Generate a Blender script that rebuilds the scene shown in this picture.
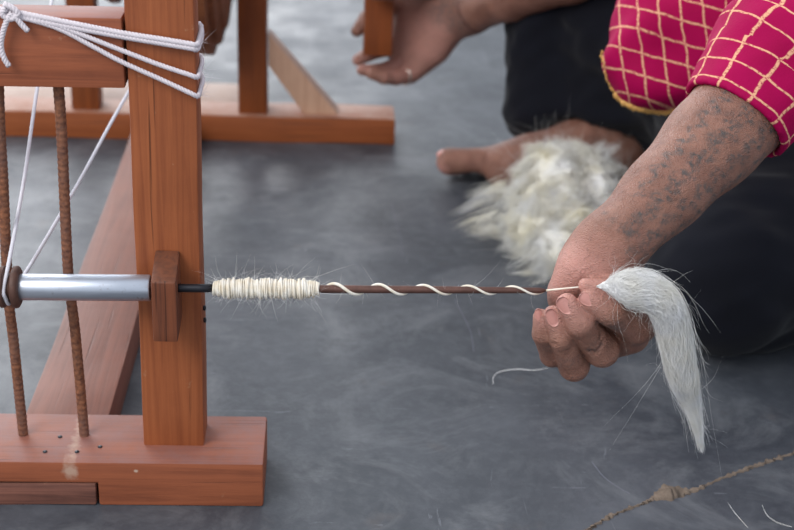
import bpy, bmesh, math, random
import numpy as np
from mathutils import Vector, Matrix

for o in list(bpy.data.objects):
    bpy.data.objects.remove(o)
SC = bpy.context.scene
COL = SC.collection
random.seed(5)
RNG = np.random.default_rng(7)

# ------------------------------------------------------------ camera
F_PX = 1423.8
PITCH, ROLL, YAW = 0.4451, 0.0420, 0.0562
CAM = np.array([0.051, -1.0589, 0.7481])
_d = np.array([math.sin(YAW)*math.cos(PITCH), math.cos(YAW)*math.cos(PITCH), -math.sin(PITCH)])
_r = np.array([math.cos(YAW), -math.sin(YAW), 0.0])
_u = np.cross(_r, _d)
R_ = _r*math.cos(ROLL)+_u*math.sin(ROLL)
U_ = -_r*math.sin(ROLL)+_u*math.cos(ROLL)
D_ = _d
cam = bpy.data.cameras.new('camera')
cam.sensor_width = 36.0
cam.lens = F_PX*36.0/794.0
cam.clip_start = 0.05
cam.dof.use_dof = True
cam.dof.focus_distance = 1.19
cam.dof.aperture_fstop = 6.5
cob = bpy.data.objects.new('camera', cam)
cob.matrix_world = Matrix(((R_[0], U_[0], -D_[0], CAM[0]), (R_[1], U_[1], -D_[1], CAM[1]),
                           (R_[2], U_[2], -D_[2], CAM[2]), (0, 0, 0, 1)))
COL.objects.link(cob)
SC.camera = cob

# ------------------------------------------------------------ world, lights, exposure
W = bpy.data.worlds.new('world')
SC.world = W
W.use_nodes = True
bg = W.node_tree.nodes['Background']
bg.inputs[0].default_value = (0.84, 0.91, 1.0, 1)
bg.inputs[1].default_value = 0.55

def area(name, loc, target, size, energy, color):
    l = bpy.data.lights.new(name, 'AREA')
    l.shape = 'RECTANGLE'; l.size = size[0]; l.size_y = size[1]
    l.energy = energy; l.color = color
    o = bpy.data.objects.new(name, l)
    o.location = loc
    o.rotation_euler = (Vector(target)-Vector(loc)).to_track_quat('-Z', 'Y').to_euler()
    COL.objects.link(o)
    return o
area('daylight_opening', (-2.4, 3.2, 2.3), (0.1, 0.4, 0.1), (2.4, 2.0), 60, (0.95, 0.98, 1.0))
area('daylight_doorway', (-1.5, 5.2, 1.35), (-0.3, 0.8, 0.0), (3.6, 2.4), 56, (0.97, 0.98, 1.0))
area('daylight_side', (-1.6, -1.6, 2.4), (0.1, 0.3, 0.1), (1.6, 1.6), 42, (1.0, 0.97, 0.93))
SC.view_settings.view_transform = 'Standard'
SC.view_settings.look = 'None'
SC.view_settings.gamma = 1
SC.view_settings.use_curve_mapping = False
SC.view_settings.exposure = 0.80

# ------------------------------------------------------------ helpers: picture point on a known world plane
def _ray(x, y):
    return D_ + R_*(x-397)/F_PX - U_*(y-265)/F_PX
V3_ = lambda *a: np.array(a, float)
def aty(x, y, Y):
    v = _ray(x, y); return CAM + v*((Y-CAM[1])/v[1])
def atz(x, y, z=0.0):
    v = _ray(x, y); return CAM + v*((z-CAM[2])/v[2])

# ------------------------------------------------------------ object helpers
def thing(name, label, cat, loc=(0, 0, 0), group=None):
    o = bpy.data.objects.new(name, None)
    o.empty_display_size = 0.05
    COL.objects.link(o)
    o.location = loc
    o['label'] = label; o['category'] = cat
    if group: o['group'] = group
    return o

def mesh_obj(name, verts, faces, mat, parent=None, smooth=True, label=None, kind=None, off=None):
    """verts in world coordinates; stored relative to the parent thing's base."""
    v = np.asarray(verts, dtype=np.float64).reshape(-1, 3)
    base = np.zeros(3)
    p = parent
    while p is not None:
        base = base + np.array(p.location); p = p.parent
    if off is not None:
        base = base + np.asarray(off)
    v = v - base
    me = bpy.data.meshes.new(name)
    if isinstance(faces, np.ndarray):
        n, k = faces.shape
        me.vertices.add(len(v)); me.vertices.foreach_set('co', v.astype(np.float32).ravel())
        me.loops.add(n*k); me.loops.foreach_set('vertex_index', faces.astype(np.int32).ravel())
        me.polygons.add(n)
        me.polygons.foreach_set('loop_start', np.arange(0, n*k, k, dtype=np.int32))
        me.polygons.foreach_set('loop_total', np.full(n, k, dtype=np.int32))
        me.update(calc_edges=True)
    else:
        me.from_pydata(v.tolist(), [], faces)
    me.polygons.foreach_set('use_smooth', [smooth]*len(me.polygons))
    me.materials.append(mat)
    o = bpy.data.objects.new(name, me)
    COL.objects.link(o)
    if parent is not None: o.parent = parent
    if off is not None: o.location = off
    if label: o['label'] = label
    if kind: o['kind'] = kind
    return o

def tag(o, label, cat, group=None):
    o['label'] = label; o['category'] = cat
    if group: o['group'] = group
    return o

def bevel_poly(hull_pts, width=0.003, seg=2, cuts=0, rough=0.0, faces=None):
    """box-like solid from 8 corners (bottom 4 ccw, top 4 ccw), bevelled, slightly uneven"""
    bm = bmesh.new()
    vs = [bm.verts.new(p) for p in hull_pts]
    for f in ((3, 2, 1, 0), (4, 5, 6, 7), (0, 1, 5, 4), (1, 2, 6, 5), (2, 3, 7, 6), (3, 0, 4, 7)):
        bm.faces.new([vs[i] for i in f])
    bmesh.ops.recalc_face_normals(bm, faces=bm.faces)
    bmesh.ops.bevel(bm, geom=list(bm.edges), offset=width, segments=seg, profile=0.6, affect='EDGES')
    if cuts:
        long_e = sorted(bm.edges, key=lambda e: -e.calc_length())[:12]
        L = long_e[0].calc_length()
        sel = [e for e in bm.edges if e.calc_length() > 0.6*L]
        bmesh.ops.subdivide_edges(bm, edges=sel, cuts=cuts, use_grid_fill=False)
    if rough:
        ph = random.random()*20
        for v in bm.verts:
            c = v.co
            v.co += Vector((math.sin(c.z*31+c.y*17+ph), math.sin(c.z*27+c.x*23+ph*2), math.sin(c.x*29+c.y*21+ph*3)))*rough
    bmesh.ops.recalc_face_normals(bm, faces=bm.faces)
    bm.verts.index_update()
    V = [tuple(v.co) for v in bm.verts]; Fc = [[v.index for v in f.verts] for f in bm.faces]
    bm.free()
    return V, Fc

def box(name, lo, hi, mat, parent, width=0.003, cuts=10, rough=0.0005, label=None):
    x0, y0, z0 = lo; x1, y1, z1 = hi
    P = [(x0, y0, z0), (x1, y0, z0), (x1, y1, z0), (x0, y1, z0), (x0, y0, z1), (x1, y0, z1), (x1, y1, z1), (x0, y1, z1)]
    V, Fc = bevel_poly(P, width, 2, cuts, rough)
    o = mesh_obj(name, V, Fc, mat, parent, smooth=False, label=label)
    smooth_by_angle(o)
    return o

def smooth_by_angle(o, deg=50):
    me = o.data
    me.polygons.foreach_set('use_smooth', [True]*len(me.polygons))
    try:
        me.set_sharp_from_angle(angle=math.radians(deg))
    except Exception:
        pass

def catmull(P, n=8):
    P = [np.asarray(p, float) for p in P]
    Q = [2*P[0]-P[1]] + P + [2*P[-1]-P[-2]]
    out = []
    for i in range(1, len(Q)-2):
        for k in range(n):
            t = k/n
            a, b, c, d = Q[i-1], Q[i], Q[i+1], Q[i+2]
            out.append(0.5*((2*b)+(-a+c)*t+(2*a-5*b+4*c-d)*t*t+(-a+3*b-3*c+d)*t**3))
    out.append(P[-1])
    return np.array(out)

def frames(P):
    T = np.gradient(P, axis=0); T /= np.linalg.norm(T, axis=1)[:, None]+1e-12
    n = np.cross(T[0], [0, 0, 1.0])
    if np.linalg.norm(n) < 1e-3: n = np.cross(T[0], [0, 1.0, 0])
    n /= np.linalg.norm(n)
    N = []
    for t in T:
        n = n - t*(n@t); n /= np.linalg.norm(n); N.append(n)
    N = np.array(N); B = np.cross(T, N)
    return T, N, B

def tube(P, r, sides=10, cap=True):
    P = np.asarray(P, float); n = len(P)
    r = np.broadcast_to(np.asarray(r, float), (n,))
    T, N, B = frames(P)
    a = np.linspace(0, 2*np.pi, sides, endpoint=False)
    V = P[:, None, :] + r[:, None, None]*(np.cos(a)[None, :, None]*N[:, None, :]+np.sin(a)[None, :, None]*B[:, None, :])
    V = V.reshape(-1, 3)
    Fc = []
    for i in range(n-1):
        for j in range(sides):
            k = (j+1) % sides
            Fc.append([i*sides+j, i*sides+k, (i+1)*sides+k, (i+1)*sides+j])
    if cap:
        Fc.append([j for j in range(sides)][::-1]); Fc.append([(n-1)*sides+j for j in range(sides)])
    return V, Fc

def join(parts):
    V = []; Fc = []; n = 0
    for v, f in parts:
        V.append(np.asarray(v)); Fc += [[i+n for i in q] for q in f]; n += len(v)
    return np.vstack(V), Fc

def rope(path, r, plies=3, pitch=0.012, sides=6, seed=0):
    """a twisted cord: every ply winds round the path"""
    P = np.asarray(path, float)
    seg = np.r_[0, np.cumsum(np.linalg.norm(np.diff(P, axis=0), axis=1))]
    n = max(8, int(seg[-1]/(pitch/7)))
    s = np.linspace(0, seg[-1], n)
    Q = np.stack([np.interp(s, seg, P[:, i]) for i in range(3)], 1)
    T, N, B = frames(Q)
    parts = []
    for k in range(plies):
        a = 2*np.pi*(s/pitch + k/plies)
        H = Q + (np.cos(a)[:, None]*N+np.sin(a)[:, None]*B)*r*0.5
        parts.append(tube(H, r*0.58, sides))
    return join(parts)

def strands(P, w):
    """P (N,S,3) centre lines, w (N,S) radii -> 3-sided hair-thin tubes in one vectorised mesh"""
    N, S, _ = P.shape
    T = np.gradient(P, axis=1); T /= np.linalg.norm(T, axis=2)[:, :, None]+1e-9
    ref = RNG.normal(size=(N, 1, 3))
    A = np.cross(T, ref); A /= np.linalg.norm(A, axis=2)[:, :, None]+1e-9
    Bn = np.cross(T, A)
    V = []
    for k in range(3):
        a = 2*np.pi*k/3
        V.append(P+w[:, :, None]*(math.cos(a)*A+math.sin(a)*Bn))
    V = np.stack(V, 2).reshape(-1, 3)
    idx = np.arange(N*S*3).reshape(N, S, 3)
    Fs = []
    for k in range(3):
        j = (k+1) % 3
        Fs.append(np.stack([idx[:, :-1, k], idx[:, :-1, j], idx[:, 1:, j], idx[:, 1:, k]], -1).reshape(-1, 4))
    return V, np.vstack(Fs)

def revolve_x(profile, cx, cy, cz, sides=32):
    """profile [(x, r)] turned round an axis parallel to X"""
    V = []; Fc = []
    for x, r in profile:
        for j in range(sides):
            a = 2*np.pi*j/sides
            V.append((cx+x, cy+r*math.cos(a), cz+r*math.sin(a)))
    n = len(profile)
    for i in range(n-1):
        for j in range(sides):
            k = (j+1) % sides
            Fc.append([i*sides+j, (i+1)*sides+j, (i+1)*sides+k, i*sides+k])
    Fc.append(list(range(sides))); Fc.append([(n-1)*sides+j for j in range(sides)][::-1])
    return V, Fc

# ------------------------------------------------------------ material helpers
class NT:
    def __init__(s, name):
        s.m = bpy.data.materials.new(name); s.m.use_nodes = True
        s.t = s.m.node_tree; s.b = s.t.nodes['Principled BSDF']
        s.co = s.t.nodes.new('ShaderNodeTexCoord')
    def n(s, typ, **kw):
        x = s.t.nodes.new(typ)
        for k, v in kw.items(): setattr(x, k, v)
        return x
    def l(s, a, b): s.t.links.new(a, b)
    def mapping(s, scale=(1, 1, 1), rot=(0, 0, 0), src='Object'):
        m = s.n('ShaderNodeMapping'); m.inputs['Scale'].default_value = scale; m.inputs['Rotation'].default_value = rot
        s.l(s.co.outputs[src], m.inputs[0]); return m.outputs[0]
    def noise(s, vec, scale, detail=4, rough=0.5, dist=0.0):
        x = s.n('ShaderNodeTexNoise'); x.inputs['Scale'].default_value = scale; x.inputs['Detail'].default_value = detail
        x.inputs['Roughness'].default_value = rough; x.inputs['Distortion'].default_value = dist
        if vec is not None: s.l(vec, x.inputs['Vector'])
        return x.outputs['Fac']
    def ramp(s, fac, stops):
        x = s.n('ShaderNodeValToRGB'); e = x.color_ramp.elements
        while len(e) < len(stops): e.new(0.5)
        for i, (p, c) in enumerate(stops):
            e[i].position = p; e[i].color = (c, c, c, 1) if not isinstance(c, tuple) else (c[0], c[1], c[2], 1)
        s.l(fac, x.inputs[0]); return x.outputs[0]
    def mix(s, fac, a, b, mode='MIX'):
        x = s.n('ShaderNodeMix', data_type='RGBA', blend_type=mode)
        for sock, v in ((x.inputs[0], fac), (x.inputs[6], a), (x.inputs[7], b)):
            if isinstance(v, (int, float)): sock.default_value = v
            elif isinstance(v, tuple): sock.default_value = (v[0], v[1], v[2], 1)
            else: s.l(v, sock)
        return x.outputs[2]
    def math(s, op, a, b=0.0):
        x = s.n('ShaderNodeMath', operation=op)
        for sock, v in ((x.inputs[0], a), (x.inputs[1], b)):
            if isinstance(v, (int, float)): sock.default_value = v
            else: s.l(v, sock)
        return x.outputs[0]
    def bump(s, h, strength=0.3, dist=0.002):
        x = s.n('ShaderNodeBump'); x.inputs['Strength'].default_value = strength; x.inputs['Distance'].default_value = dist
        s.l(h, x.inputs['Height']); s.l(x.outputs[0], s.b.inputs['Normal'])
    def set(s, **kw):
        for k, v in kw.items():
            k = k.replace('_', ' ')
            if isinstance(v, tuple): v = (v[0], v[1], v[2], 1)
            s.b.inputs[k].default_value = v
    def color(s, c): s.l(c, s.b.inputs['Base Color'])

def srgb(r, g, b):
    f = lambda c: ((c/255+0.055)/1.055)**2.4 if c > 10 else c/255/12.92
    return (f(r), f(g), f(b))

def wood(name, base, dark, dusty, axis, dust=0.5, rough=0.55, wear=0.3, scale=1.0, spots=()):
    base, dark, dusty = [tuple(x*0.76 for x in q) for q in (base, dark, dusty)]
    t = NT(name)
    sc = [120*scale, 120*scale, 120*scale]; sc[axis] = 4.0*scale
    v = t.mapping(tuple(sc))
    g = t.noise(v, 1.0, 7, 0.68, 0.9)
    big = t.noise(t.mapping((1, 1, 1)), 14, 6, 0.62)
    c = t.mix(t.ramp(g, [(0.36, 0.0), (0.62, 1.0)]), dark, base)
    c = t.mix(t.math('MULTIPLY', t.ramp(big, [(0.35, 0.0), (0.75, 1.0)]), 0.35), c, tuple(min(1, x*1.35) for x in base))
    # fine dark cracks along the grain
    sc2 = [220*scale]*3; sc2[axis] = 4.0
    cr = t.ramp(t.noise(t.mapping(tuple(sc2)), 1.0, 2, 0.5, 0.2), [(0.28, 1.0), (0.34, 0.0)])
    c = t.mix(t.math('MULTIPLY', cr, 0.75), c, tuple(x*0.25 for x in dark))
    # paint chipped to paler wood in small spots
    ch = t.ramp(t.noise(t.mapping((1, 1, 1)), 75, 5, 0.65), [(0.68, 0.0), (0.72, 1.0)])
    c = t.mix(t.math('MULTIPLY', ch, wear), c, srgb(176, 140, 112))
    # settled dust lies on whatever looks up
    geo = t.n('ShaderNodeNewGeometry'); sep = t.n('ShaderNodeSeparateXYZ'); t.l(geo.outputs['Normal'], sep.inputs[0])
    up = t.ramp(sep.outputs[2], [(0.4, 0.0), (0.9, 1.0)])
    pat = t.ramp(t.noise(t.mapping((1, 1, 1)), 30, 8, 0.7), [(0.32, 0.25), (0.66, 1.0)])
    c = t.mix(t.math('MULTIPLY', t.math('MULTIPLY', up, pat), dust), c, dusty)
    for (px_, py_, pz_, rx_, rz_, am) in spots:   # places where the paint is worn to pale filler
        dv = t.n('ShaderNodeVectorMath', operation='SUBTRACT'); t.l(t.co.outputs['Object'], dv.inputs[0]); dv.inputs[1].default_value = (px_, py_, pz_)
        ds = t.n('ShaderNodeVectorMath', operation='MULTIPLY'); t.l(dv.outputs[0], ds.inputs[0]); ds.inputs[1].default_value = (1/rx_, 0, 1/rz_)
        le = t.n('ShaderNodeVectorMath', operation='LENGTH'); t.l(ds.outputs[0], le.inputs[0])
        e = t.math('ADD', le.outputs[1], t.math('MULTIPLY', t.noise(t.mapping((1, 1, 1)), 160, 4, 0.6), 0.8))
        c = t.mix(t.math('MULTIPLY', t.ramp(e, [(1.25/2, 1.0), (1.0, 0.0)]), am), c, srgb(186, 160, 142))
    t.color(c)
    t.set(Roughness=rough)
    t.b.inputs['Specular IOR Level'].default_value = 0.35
    h = t.math('ADD', t.math('MULTIPLY', g, 0.6), t.math('MULTIPLY', cr, -1.2))
    t.bump(h, 0.35, 0.0015)
    return t.m

ORANGE, ORANGE_D, DUSTY = srgb(172, 98, 58), srgb(143, 76, 44), srgb(152, 116, 116)
M_post = wood('painted_wood_upright', ORANGE, ORANGE_D, DUSTY, 2, 0.3)
M_rail = wood('painted_wood_lateral', srgb(172, 98, 66), srgb(140, 78, 54), DUSTY, 0, 0.75)
_q = aty(70, 470, 0.0)-np.array([-0.11, 0.45, 0]); _q2 = aty(136, 471, 0.0)-np.array([-0.11, 0.45, 0])
M_beam = wood('painted_wood_front_beam', srgb(172, 98, 66), srgb(140, 78, 54), srgb(150, 112, 108), 0, 0.8, spots=((_q[0], 0, _q[2], 0.013, 0.018, 0.7), (_q2[0], 0, _q2[2], 0.004, 0.003, 0.95)))
M_depth = wood('painted_wood_depth', srgb(146, 90, 72), srgb(116, 68, 54), srgb(140, 104, 94), 1, 0.4)
M_back = wood('painted_wood_rear', srgb(166, 92, 50), srgb(140, 72, 36), srgb(196, 164, 148), 0, 0.8)
M_back_post = wood('painted_wood_rear_upright', srgb(146, 76, 32), srgb(118, 58, 24), DUSTY, 2, 0.2)
M_block = wood('dark_worn_wood', srgb(134, 76, 50), srgb(92, 52, 38), srgb(104, 74, 60), 2, 0.5, wear=0.7)
M_raw = wood('raw_pale_wood', srgb(222, 180, 152), srgb(204, 160, 132), srgb(112, 90, 96), 2, 0.95, wear=0.1)
M_board = wood('pale_board', srgb(190, 160, 142), srgb(168, 136, 120), srgb(196, 172, 162), 0, 0.6, wear=0.1)
M_patch = wood('weathered_patch_wood', srgb(152, 100, 84), srgb(84, 54, 48), srgb(120, 96, 86), 0, 0.3, wear=0.9)
M_hub = wood('turned_hub_wood', srgb(150, 92, 58), srgb(108, 62, 42), DUSTY, 0, 0.2)
M_pulley = wood('pulley_wood', srgb(104, 72, 60), srgb(74, 50, 44), srgb(110, 86, 78), 2, 0.3)

def mat_simple(name, col, rough=0.5, metal=0.0, bump=None, var=0.0, varscale=30, spec=0.5):
    t = NT(name); t.set(Roughness=rough, Metallic=metal)
    t.b.inputs['Specular IOR Level'].default_value = spec
    if var:
        n = t.noise(t.mapping((1, 1, 1)), varscale, 5, 0.6)
        t.color(t.mix(t.ramp(n, [(0.3, 0.0), (0.7, 1.0)]), tuple(c*(1-var) for c in col), tuple(min(1, c*(1+var)) for c in col)))
    else: t.set(Base_Color=col)
    if bump:
        t.bump(t.noise(t.mapping((1, 1, 1)), bump[0], 4, 0.6), bump[1], bump[2])
    return t.m

def rust_mat():
    t = NT('rusted_iron')
    n = t.noise(t.mapping((1, 1, 1)), 260, 7, 0.7)
    b = t.noise(t.mapping((1, 1, 1)), 30, 3, 0.5)
    c = t.mix(t.ramp(n, [(0.35, 0.0), (0.65, 1.0)]), srgb(88, 54, 42), srgb(152, 98, 68))
    c = t.mix(t.math('MULTIPLY', t.ramp(b, [(0.4, 0.0), (0.7, 1.0)]), 0.5), c, srgb(112, 84, 76))
    t.color(c); t.set(Roughness=0.85, Metallic=0.1); t.bump(n, 0.7, 0.001); return t.m
M_rust = rust_mat()

def steel_mat():
    t = NT('brushed_aluminium')
    n = t.noise(t.mapping((60, 600, 600)), 1.0, 3, 0.5)
    s = t.ramp(t.noise(t.mapping((1, 1, 1)), 130, 4, 0.7), [(0.60, 0.0), (0.72, 1.0)])
    t.color(t.mix(t.math('MULTIPLY', s, 0.55), srgb(186, 192, 204), srgb(128, 116, 114)))
    t.set(Metallic=0.85)
    t.l(t.ramp(n, [(0.3, 0.30), (0.7, 0.46)]), t.b.inputs['Roughness'])
    return t.m
M_alu = steel_mat()
M_black = mat_simple('blackened_iron', srgb(40, 40, 46), 0.4, 0.6, (200, 0.2, 0.0005))
M_shaft = mat_simple('brown_iron_shaft', srgb(96, 66, 58), 0.5, 0.35, (260, 0.3, 0.0006), 0.25, 90)
M_cord = mat_simple('white_cotton_cord', srgb(212, 204, 210), 0.9, 0, (900, 0.4, 0.0004), 0.06, 120, 0.15)
M_thin = mat_simple('white_drive_cord', srgb(214, 212, 220), 0.85, 0, None, 0.05, 80, 0.2)
M_silver = mat_simple('silver', srgb(225, 220, 210), 0.25, 1.0)
M_string = mat_simple('dark_red_string', srgb(70, 34, 36), 0.8)
M_gold = mat_simple('gold_thread_trim', srgb(206, 158, 88), 0.55, 0.15, (800, 0.3, 0.0004), 0.3, 200)

def wool_mat(name, a, b, scale=40):
    t = NT(name)
    n = t.noise(t.mapping((1, 1, 1)), scale, 3, 0.5)
    t.color(t.mix(t.ramp(n, [(0.35, 0.0), (0.7, 1.0)]), a, b))
    t.set(Roughness=0.8)
    t.b.inputs['Specular IOR Level'].default_value = 0.2
    tr = t.n('ShaderNodeBsdfTranslucent'); ms = t.n('ShaderNodeMixShader'); ms.inputs[0].default_value = 0.18
    col = t.b.inputs['Base Color'].links[0].from_socket
    t.l(col, tr.inputs[0]); t.l(t.b.outputs[0], ms.inputs[1]); t.l(tr.outputs[0], ms.inputs[2])
    t.l(ms.outputs[0], t.t.nodes['Material Output'].inputs[0])
    return t.m
M_wool = wool_mat('white_wool', srgb(252, 252, 253), srgb(249, 246, 238))
M_fleece = wool_mat('cream_fleece', srgb(253, 253, 252), srgb(250, 244, 222), 22)
M_yarn = wool_mat('spun_wool_yarn', srgb(250, 245, 236), srgb(236, 224, 202), 150)

def floor_mat():
    t = NT('polished_cement')
    a = t.noise(t.mapping((1, 1, 1)), 5, 8, 0.62, 0.6)
    f = t.noise(t.mapping((1, 1, 1)), 60, 6, 0.7)
    c = t.mix(t.ramp(a, [(0.3, 0.0), (0.7, 1.0)]), srgb(46, 50, 57), srgb(79, 82, 89))
    c = t.mix(t.math('MULTIPLY', t.ramp(f, [(0.45, 0.0), (0.8, 1.0)]), 0.4), c, srgb(100, 103, 109))
    # cloudy chalky scuffs
    w = t.noise(t.mapping((1, 1.15, 1), (0, 0, 0.6)), 7, 8, 0.74, 0.9)
    c = t.mix(t.math('MULTIPLY', t.ramp(w, [(0.48, 0.0), (0.66, 1.0)]), 0.5), c, srgb(115, 117, 121))
    # hairline scratches
    s = t.noise(t.mapping((9, 60, 1), (0, 0, 1.1)), 1.0, 5, 0.6, 1.5)
    s2 = t.noise(t.mapping((60, 7, 1), (0, 0, 0.35)), 1.0, 5, 0.6, 1.5)
    sc = t.math('MAXIMUM', t.ramp(s, [(0.675, 0.0), (0.70, 1.0)]), t.ramp(s2, [(0.685, 0.0), (0.71, 1.0)]))
    c = t.mix(t.math('MULTIPLY', sc, 0.35), c, srgb(128, 130, 138))
    # brown stains
    b = t.noise(t.mapping((1, 1, 1)), 14, 4, 0.6)
    c = t.mix(t.math('MULTIPLY', t.ramp(b, [(0.62, 0.0), (0.75, 1.0)]), 0.35), c, srgb(88, 78, 74))
    t.color(c)
    t.l(t.ramp(t.noise(t.mapping((1, 1, 1)), 11, 6, 0.65), [(0.3, 0.34), (0.75, 0.6)]), t.b.inputs['Roughness'])
    t.b.inputs['Specular IOR Level'].default_value = 0.5
    t.bump(t.math('ADD', t.math('MULTIPLY', f, 0.5), t.math('MULTIPLY', a, 0.9)), 0.28, 0.003)
    return t.m
M_floor = floor_mat()
M_mortar = mat_simple('crumbly_mortar', srgb(118, 104, 93), 0.95, 0, (300, 0.8, 0.002), 0.3, 90, 0.1)

def skin_mat():
    t = NT('skin')
    n = t.noise(t.mapping((1, 1, 1)), 38, 5, 0.6)
    c = t.mix(t.ramp(n, [(0.3, 0.0), (0.7, 1.0)]), srgb(122, 82, 68), srgb(156, 111, 94))
    hc = t.ramp(t.noise(t.mapping((1, 1, 1.8)), 150, 6, 0.7, 1.2), [(0.34, 1.0), (0.47, 0.0)])
    hl = t.ramp(t.noise(t.mapping((1, 1, 1)), 60, 4, 0.6), [(0.52, 0.0), (0.7, 1.0)])
    c = t.mix(t.math('MULTIPLY', hl, 0.3), c, srgb(174, 122, 106))
    p = t.n('ShaderNodeAttribute', attribute_name='palm')
    c = t.mix(p.outputs['Fac'], c, srgb(198, 144, 132))
    a = t.n('ShaderNodeAttribute', attribute_name='tattoo')
    c = t.mix(t.math('MULTIPLY', hc, 0.38), c, srgb(96, 60, 48))
    dots = t.noise(t.mapping((1, 1, 1)), 210, 4, 0.65)
    k = t.math('MULTIPLY', a.outputs['Fac'], t.ramp(dots, [(0.42, 0.08), (0.56, 0.95)]))
    c = t.mix(t.math('MULTIPLY', k, 0.95), c, srgb(60, 68, 70))
    t.color(c); t.set(Roughness=0.45)
    t.b.inputs['Subsurface Weight'].default_value = 0.12
    t.b.inputs['Subsurface Radius'].default_value = (1.0, 0.35, 0.2)
    t.b.inputs['Subsurface Scale'].default_value = 0.006
    w = t.noise(t.mapping((1, 1, 2.2)), 230, 4, 0.6, 0.8)
    w2 = t.n('ShaderNodeTexVoronoi'); w2.feature = 'DISTANCE_TO_EDGE'; w2.inputs['Scale'].default_value = 420
    t.l(t.mapping((1, 1, 1.6)), w2.inputs['Vector'])
    t.bump(t.math('ADD', w, t.math('MULTIPLY', w2.outputs['Distance'], 0.8)), 0.75, 0.0024)
    return t.m
M_skin = skin_mat()
M_nail = mat_simple('fingernail', srgb(196, 138, 128), 0.32, 0, None, 0.1, 120)

def cloth_black():
    t = NT('black_cotton')
    w = t.noise(t.mapping((1, 1, 1)), 700, 2, 0.5)
    t.color(t.mix(t.noise(t.mapping((1, 1, 1)), 12, 3), srgb(12, 13, 19), srgb(20, 22, 32)))
    t.set(Roughness=0.9); t.b.inputs['Specular IOR Level'].default_value = 0.15
    t.b.inputs['Sheen Weight'].default_value = 0.06
    t.bump(w, 0.2, 0.0006); return t.m
M_trousers = cloth_black()

def kurta_mat():
    t = NT('crimson_cloth_gold_check')
    uv = t.n('ShaderNodeUVMap'); uv.uv_map = 'UVMap'
    nz = t.n('ShaderNodeTexNoise'); nz.inputs['Scale'].default_value = 1.1; nz.inputs['Detail'].default_value = 2
    t.l(uv.outputs[0], nz.inputs['Vector'])
    off = t.n('ShaderNodeVectorMath', operation='MULTIPLY_ADD')
    t.l(nz.outputs['Color'], off.inputs[0]); off.inputs[1].default_value = (0.26, 0.26, 0); t.l(uv.outputs[0], off.inputs[2])
    sep = t.n('ShaderNodeSeparateXYZ'); t.l(off.outputs[0], sep.inputs[0])
    def line(s, w):
        fr = t.math('FRACT', s); d = t.math('ABSOLUTE', t.math('SUBTRACT', fr, 0.5))
        return t.ramp(d, [(w, 1.0), (w+0.025, 0.0)])
    ln = t.math('MAXIMUM', line(sep.outputs[0], 0.030), line(sep.outputs[1], 0.034))
    br = t.ramp(t.noise(uv.outputs[0], 9, 3, 0.6), [(0.34, 0.1), (0.5, 1.0)])
    ln = t.math('MULTIPLY', ln, br)
    base = t.mix(t.noise(t.mapping((1, 1, 1)), 30, 3), srgb(142, 0, 58), srgb(166, 0, 78))
    t.color(t.mix(ln, base, srgb(222, 166, 132)))
    t.set(Roughness=0.75)
    t.b.inputs['Specular IOR Level'].default_value = 0.12
    w = t.noise(t.mapping((1, 1, 1)), 500, 2, 0.5)
    t.bump(t.math('ADD', w, t.math('MULTIPLY', ln, 1.5)), 0.3, 0.0008)
    return t.m
M_kurta = kurta_mat()

# ------------------------------------------------------------ floor
def noise2(x, y, s):
    return np.sin(x*s+1.3*np.sin(y*s*0.7))*np.cos(y*s*1.1+0.8*np.sin(x*s*0.6))
gx = np.linspace(-4, 4, 81); gy = np.linspace(-2.5, 6, 86)
X, Y = np.meshgrid(gx, gy, indexing='ij')
idx = np.arange(X.size).reshape(X.shape)
fl = np.stack([X, Y, np.zeros_like(X)], -1).reshape(-1, 3)
ff = np.stack([idx[:-1, :-1], idx[1:, :-1], idx[1:, 1:], idx[:-1, 1:]], -1).reshape(-1, 4)
floor = mesh_obj('floor', fl, ff, M_floor)
floor['kind'] = 'structure'
# ragged ridge of mortar that fills the crack at lower right
ck = [atz(x, y) for x, y in ((545, 556), (590, 529), (612, 516), (640, 505), (660, 497), (690, 492), (715, 482), (745, 470), (775, 460), (800, 452), (850, 440))]
cp = catmull(ck, 14)
rows = []
for i, c in enumerate(cp):
    w = 0.0018+0.0045*RNG.random()**2 + 0.011*math.exp(-((i-0.43*len(cp))/7.0)**2)
    j = (RNG.random()-0.5)*0.005
    h = 0.0007+0.0012*RNG.random()+0.0035*math.exp(-((i-0.43*len(cp))/4.0)**2)
    rows.append([(c[0]+j, c[1]-w*0.6, -0.0005), (c[0]+j, c[1]-w*0.3, h*0.7), (c[0]+j, c[1]+0.1*w, h), (c[0]+j*0.5, c[1]+w*0.6, h*0.6), (c[0], c[1]+w*1.3, -0.0005)])
rv = np.array(rows).reshape(-1, 3); n5 = len(rows)
rf = [[i*5+k, (i+1)*5+k, (i+1)*5+k+1, i*5+k+1] for i in range(n5-1) for k in range(4)]
mesh_obj('mortar_ridge', rv, rf, M_mortar, floor, label='pale crumbly mortar along a crack in the cement')

M_chalk = mat_simple('pale_scratch', srgb(112, 112, 124), 0.8)
for pts in (((391, 203), (396, 222), (401, 243), (403, 258)), ((352, 262), (366, 274), (381, 283), (393, 299)), ((592, 462), (603, 476), (616, 486), (630, 494)), ((455, 300), (470, 330), (474, 352))):
    P = catmull([atz(x, y) for x, y in pts], 6); w_ = 0.0005
    V = np.vstack([P+V3_(-w_, 0, 0.0002), P+V3_(w_*0.4, 0, 0.0003)]); m = len(P)
    mesh_obj('scratch', V, [[i, i+m, i+m+1, i+1] for i in range(m-1)], M_chalk, floor)

# ------------------------------------------------------------ the spinning wheel frame
H = 0.045
sw = thing('spinning_wheel', 'orange-brown painted wooden spinning wheel frame standing on the cement floor', 'spinning wheel', (-0.11, 0.45, 0))
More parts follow.
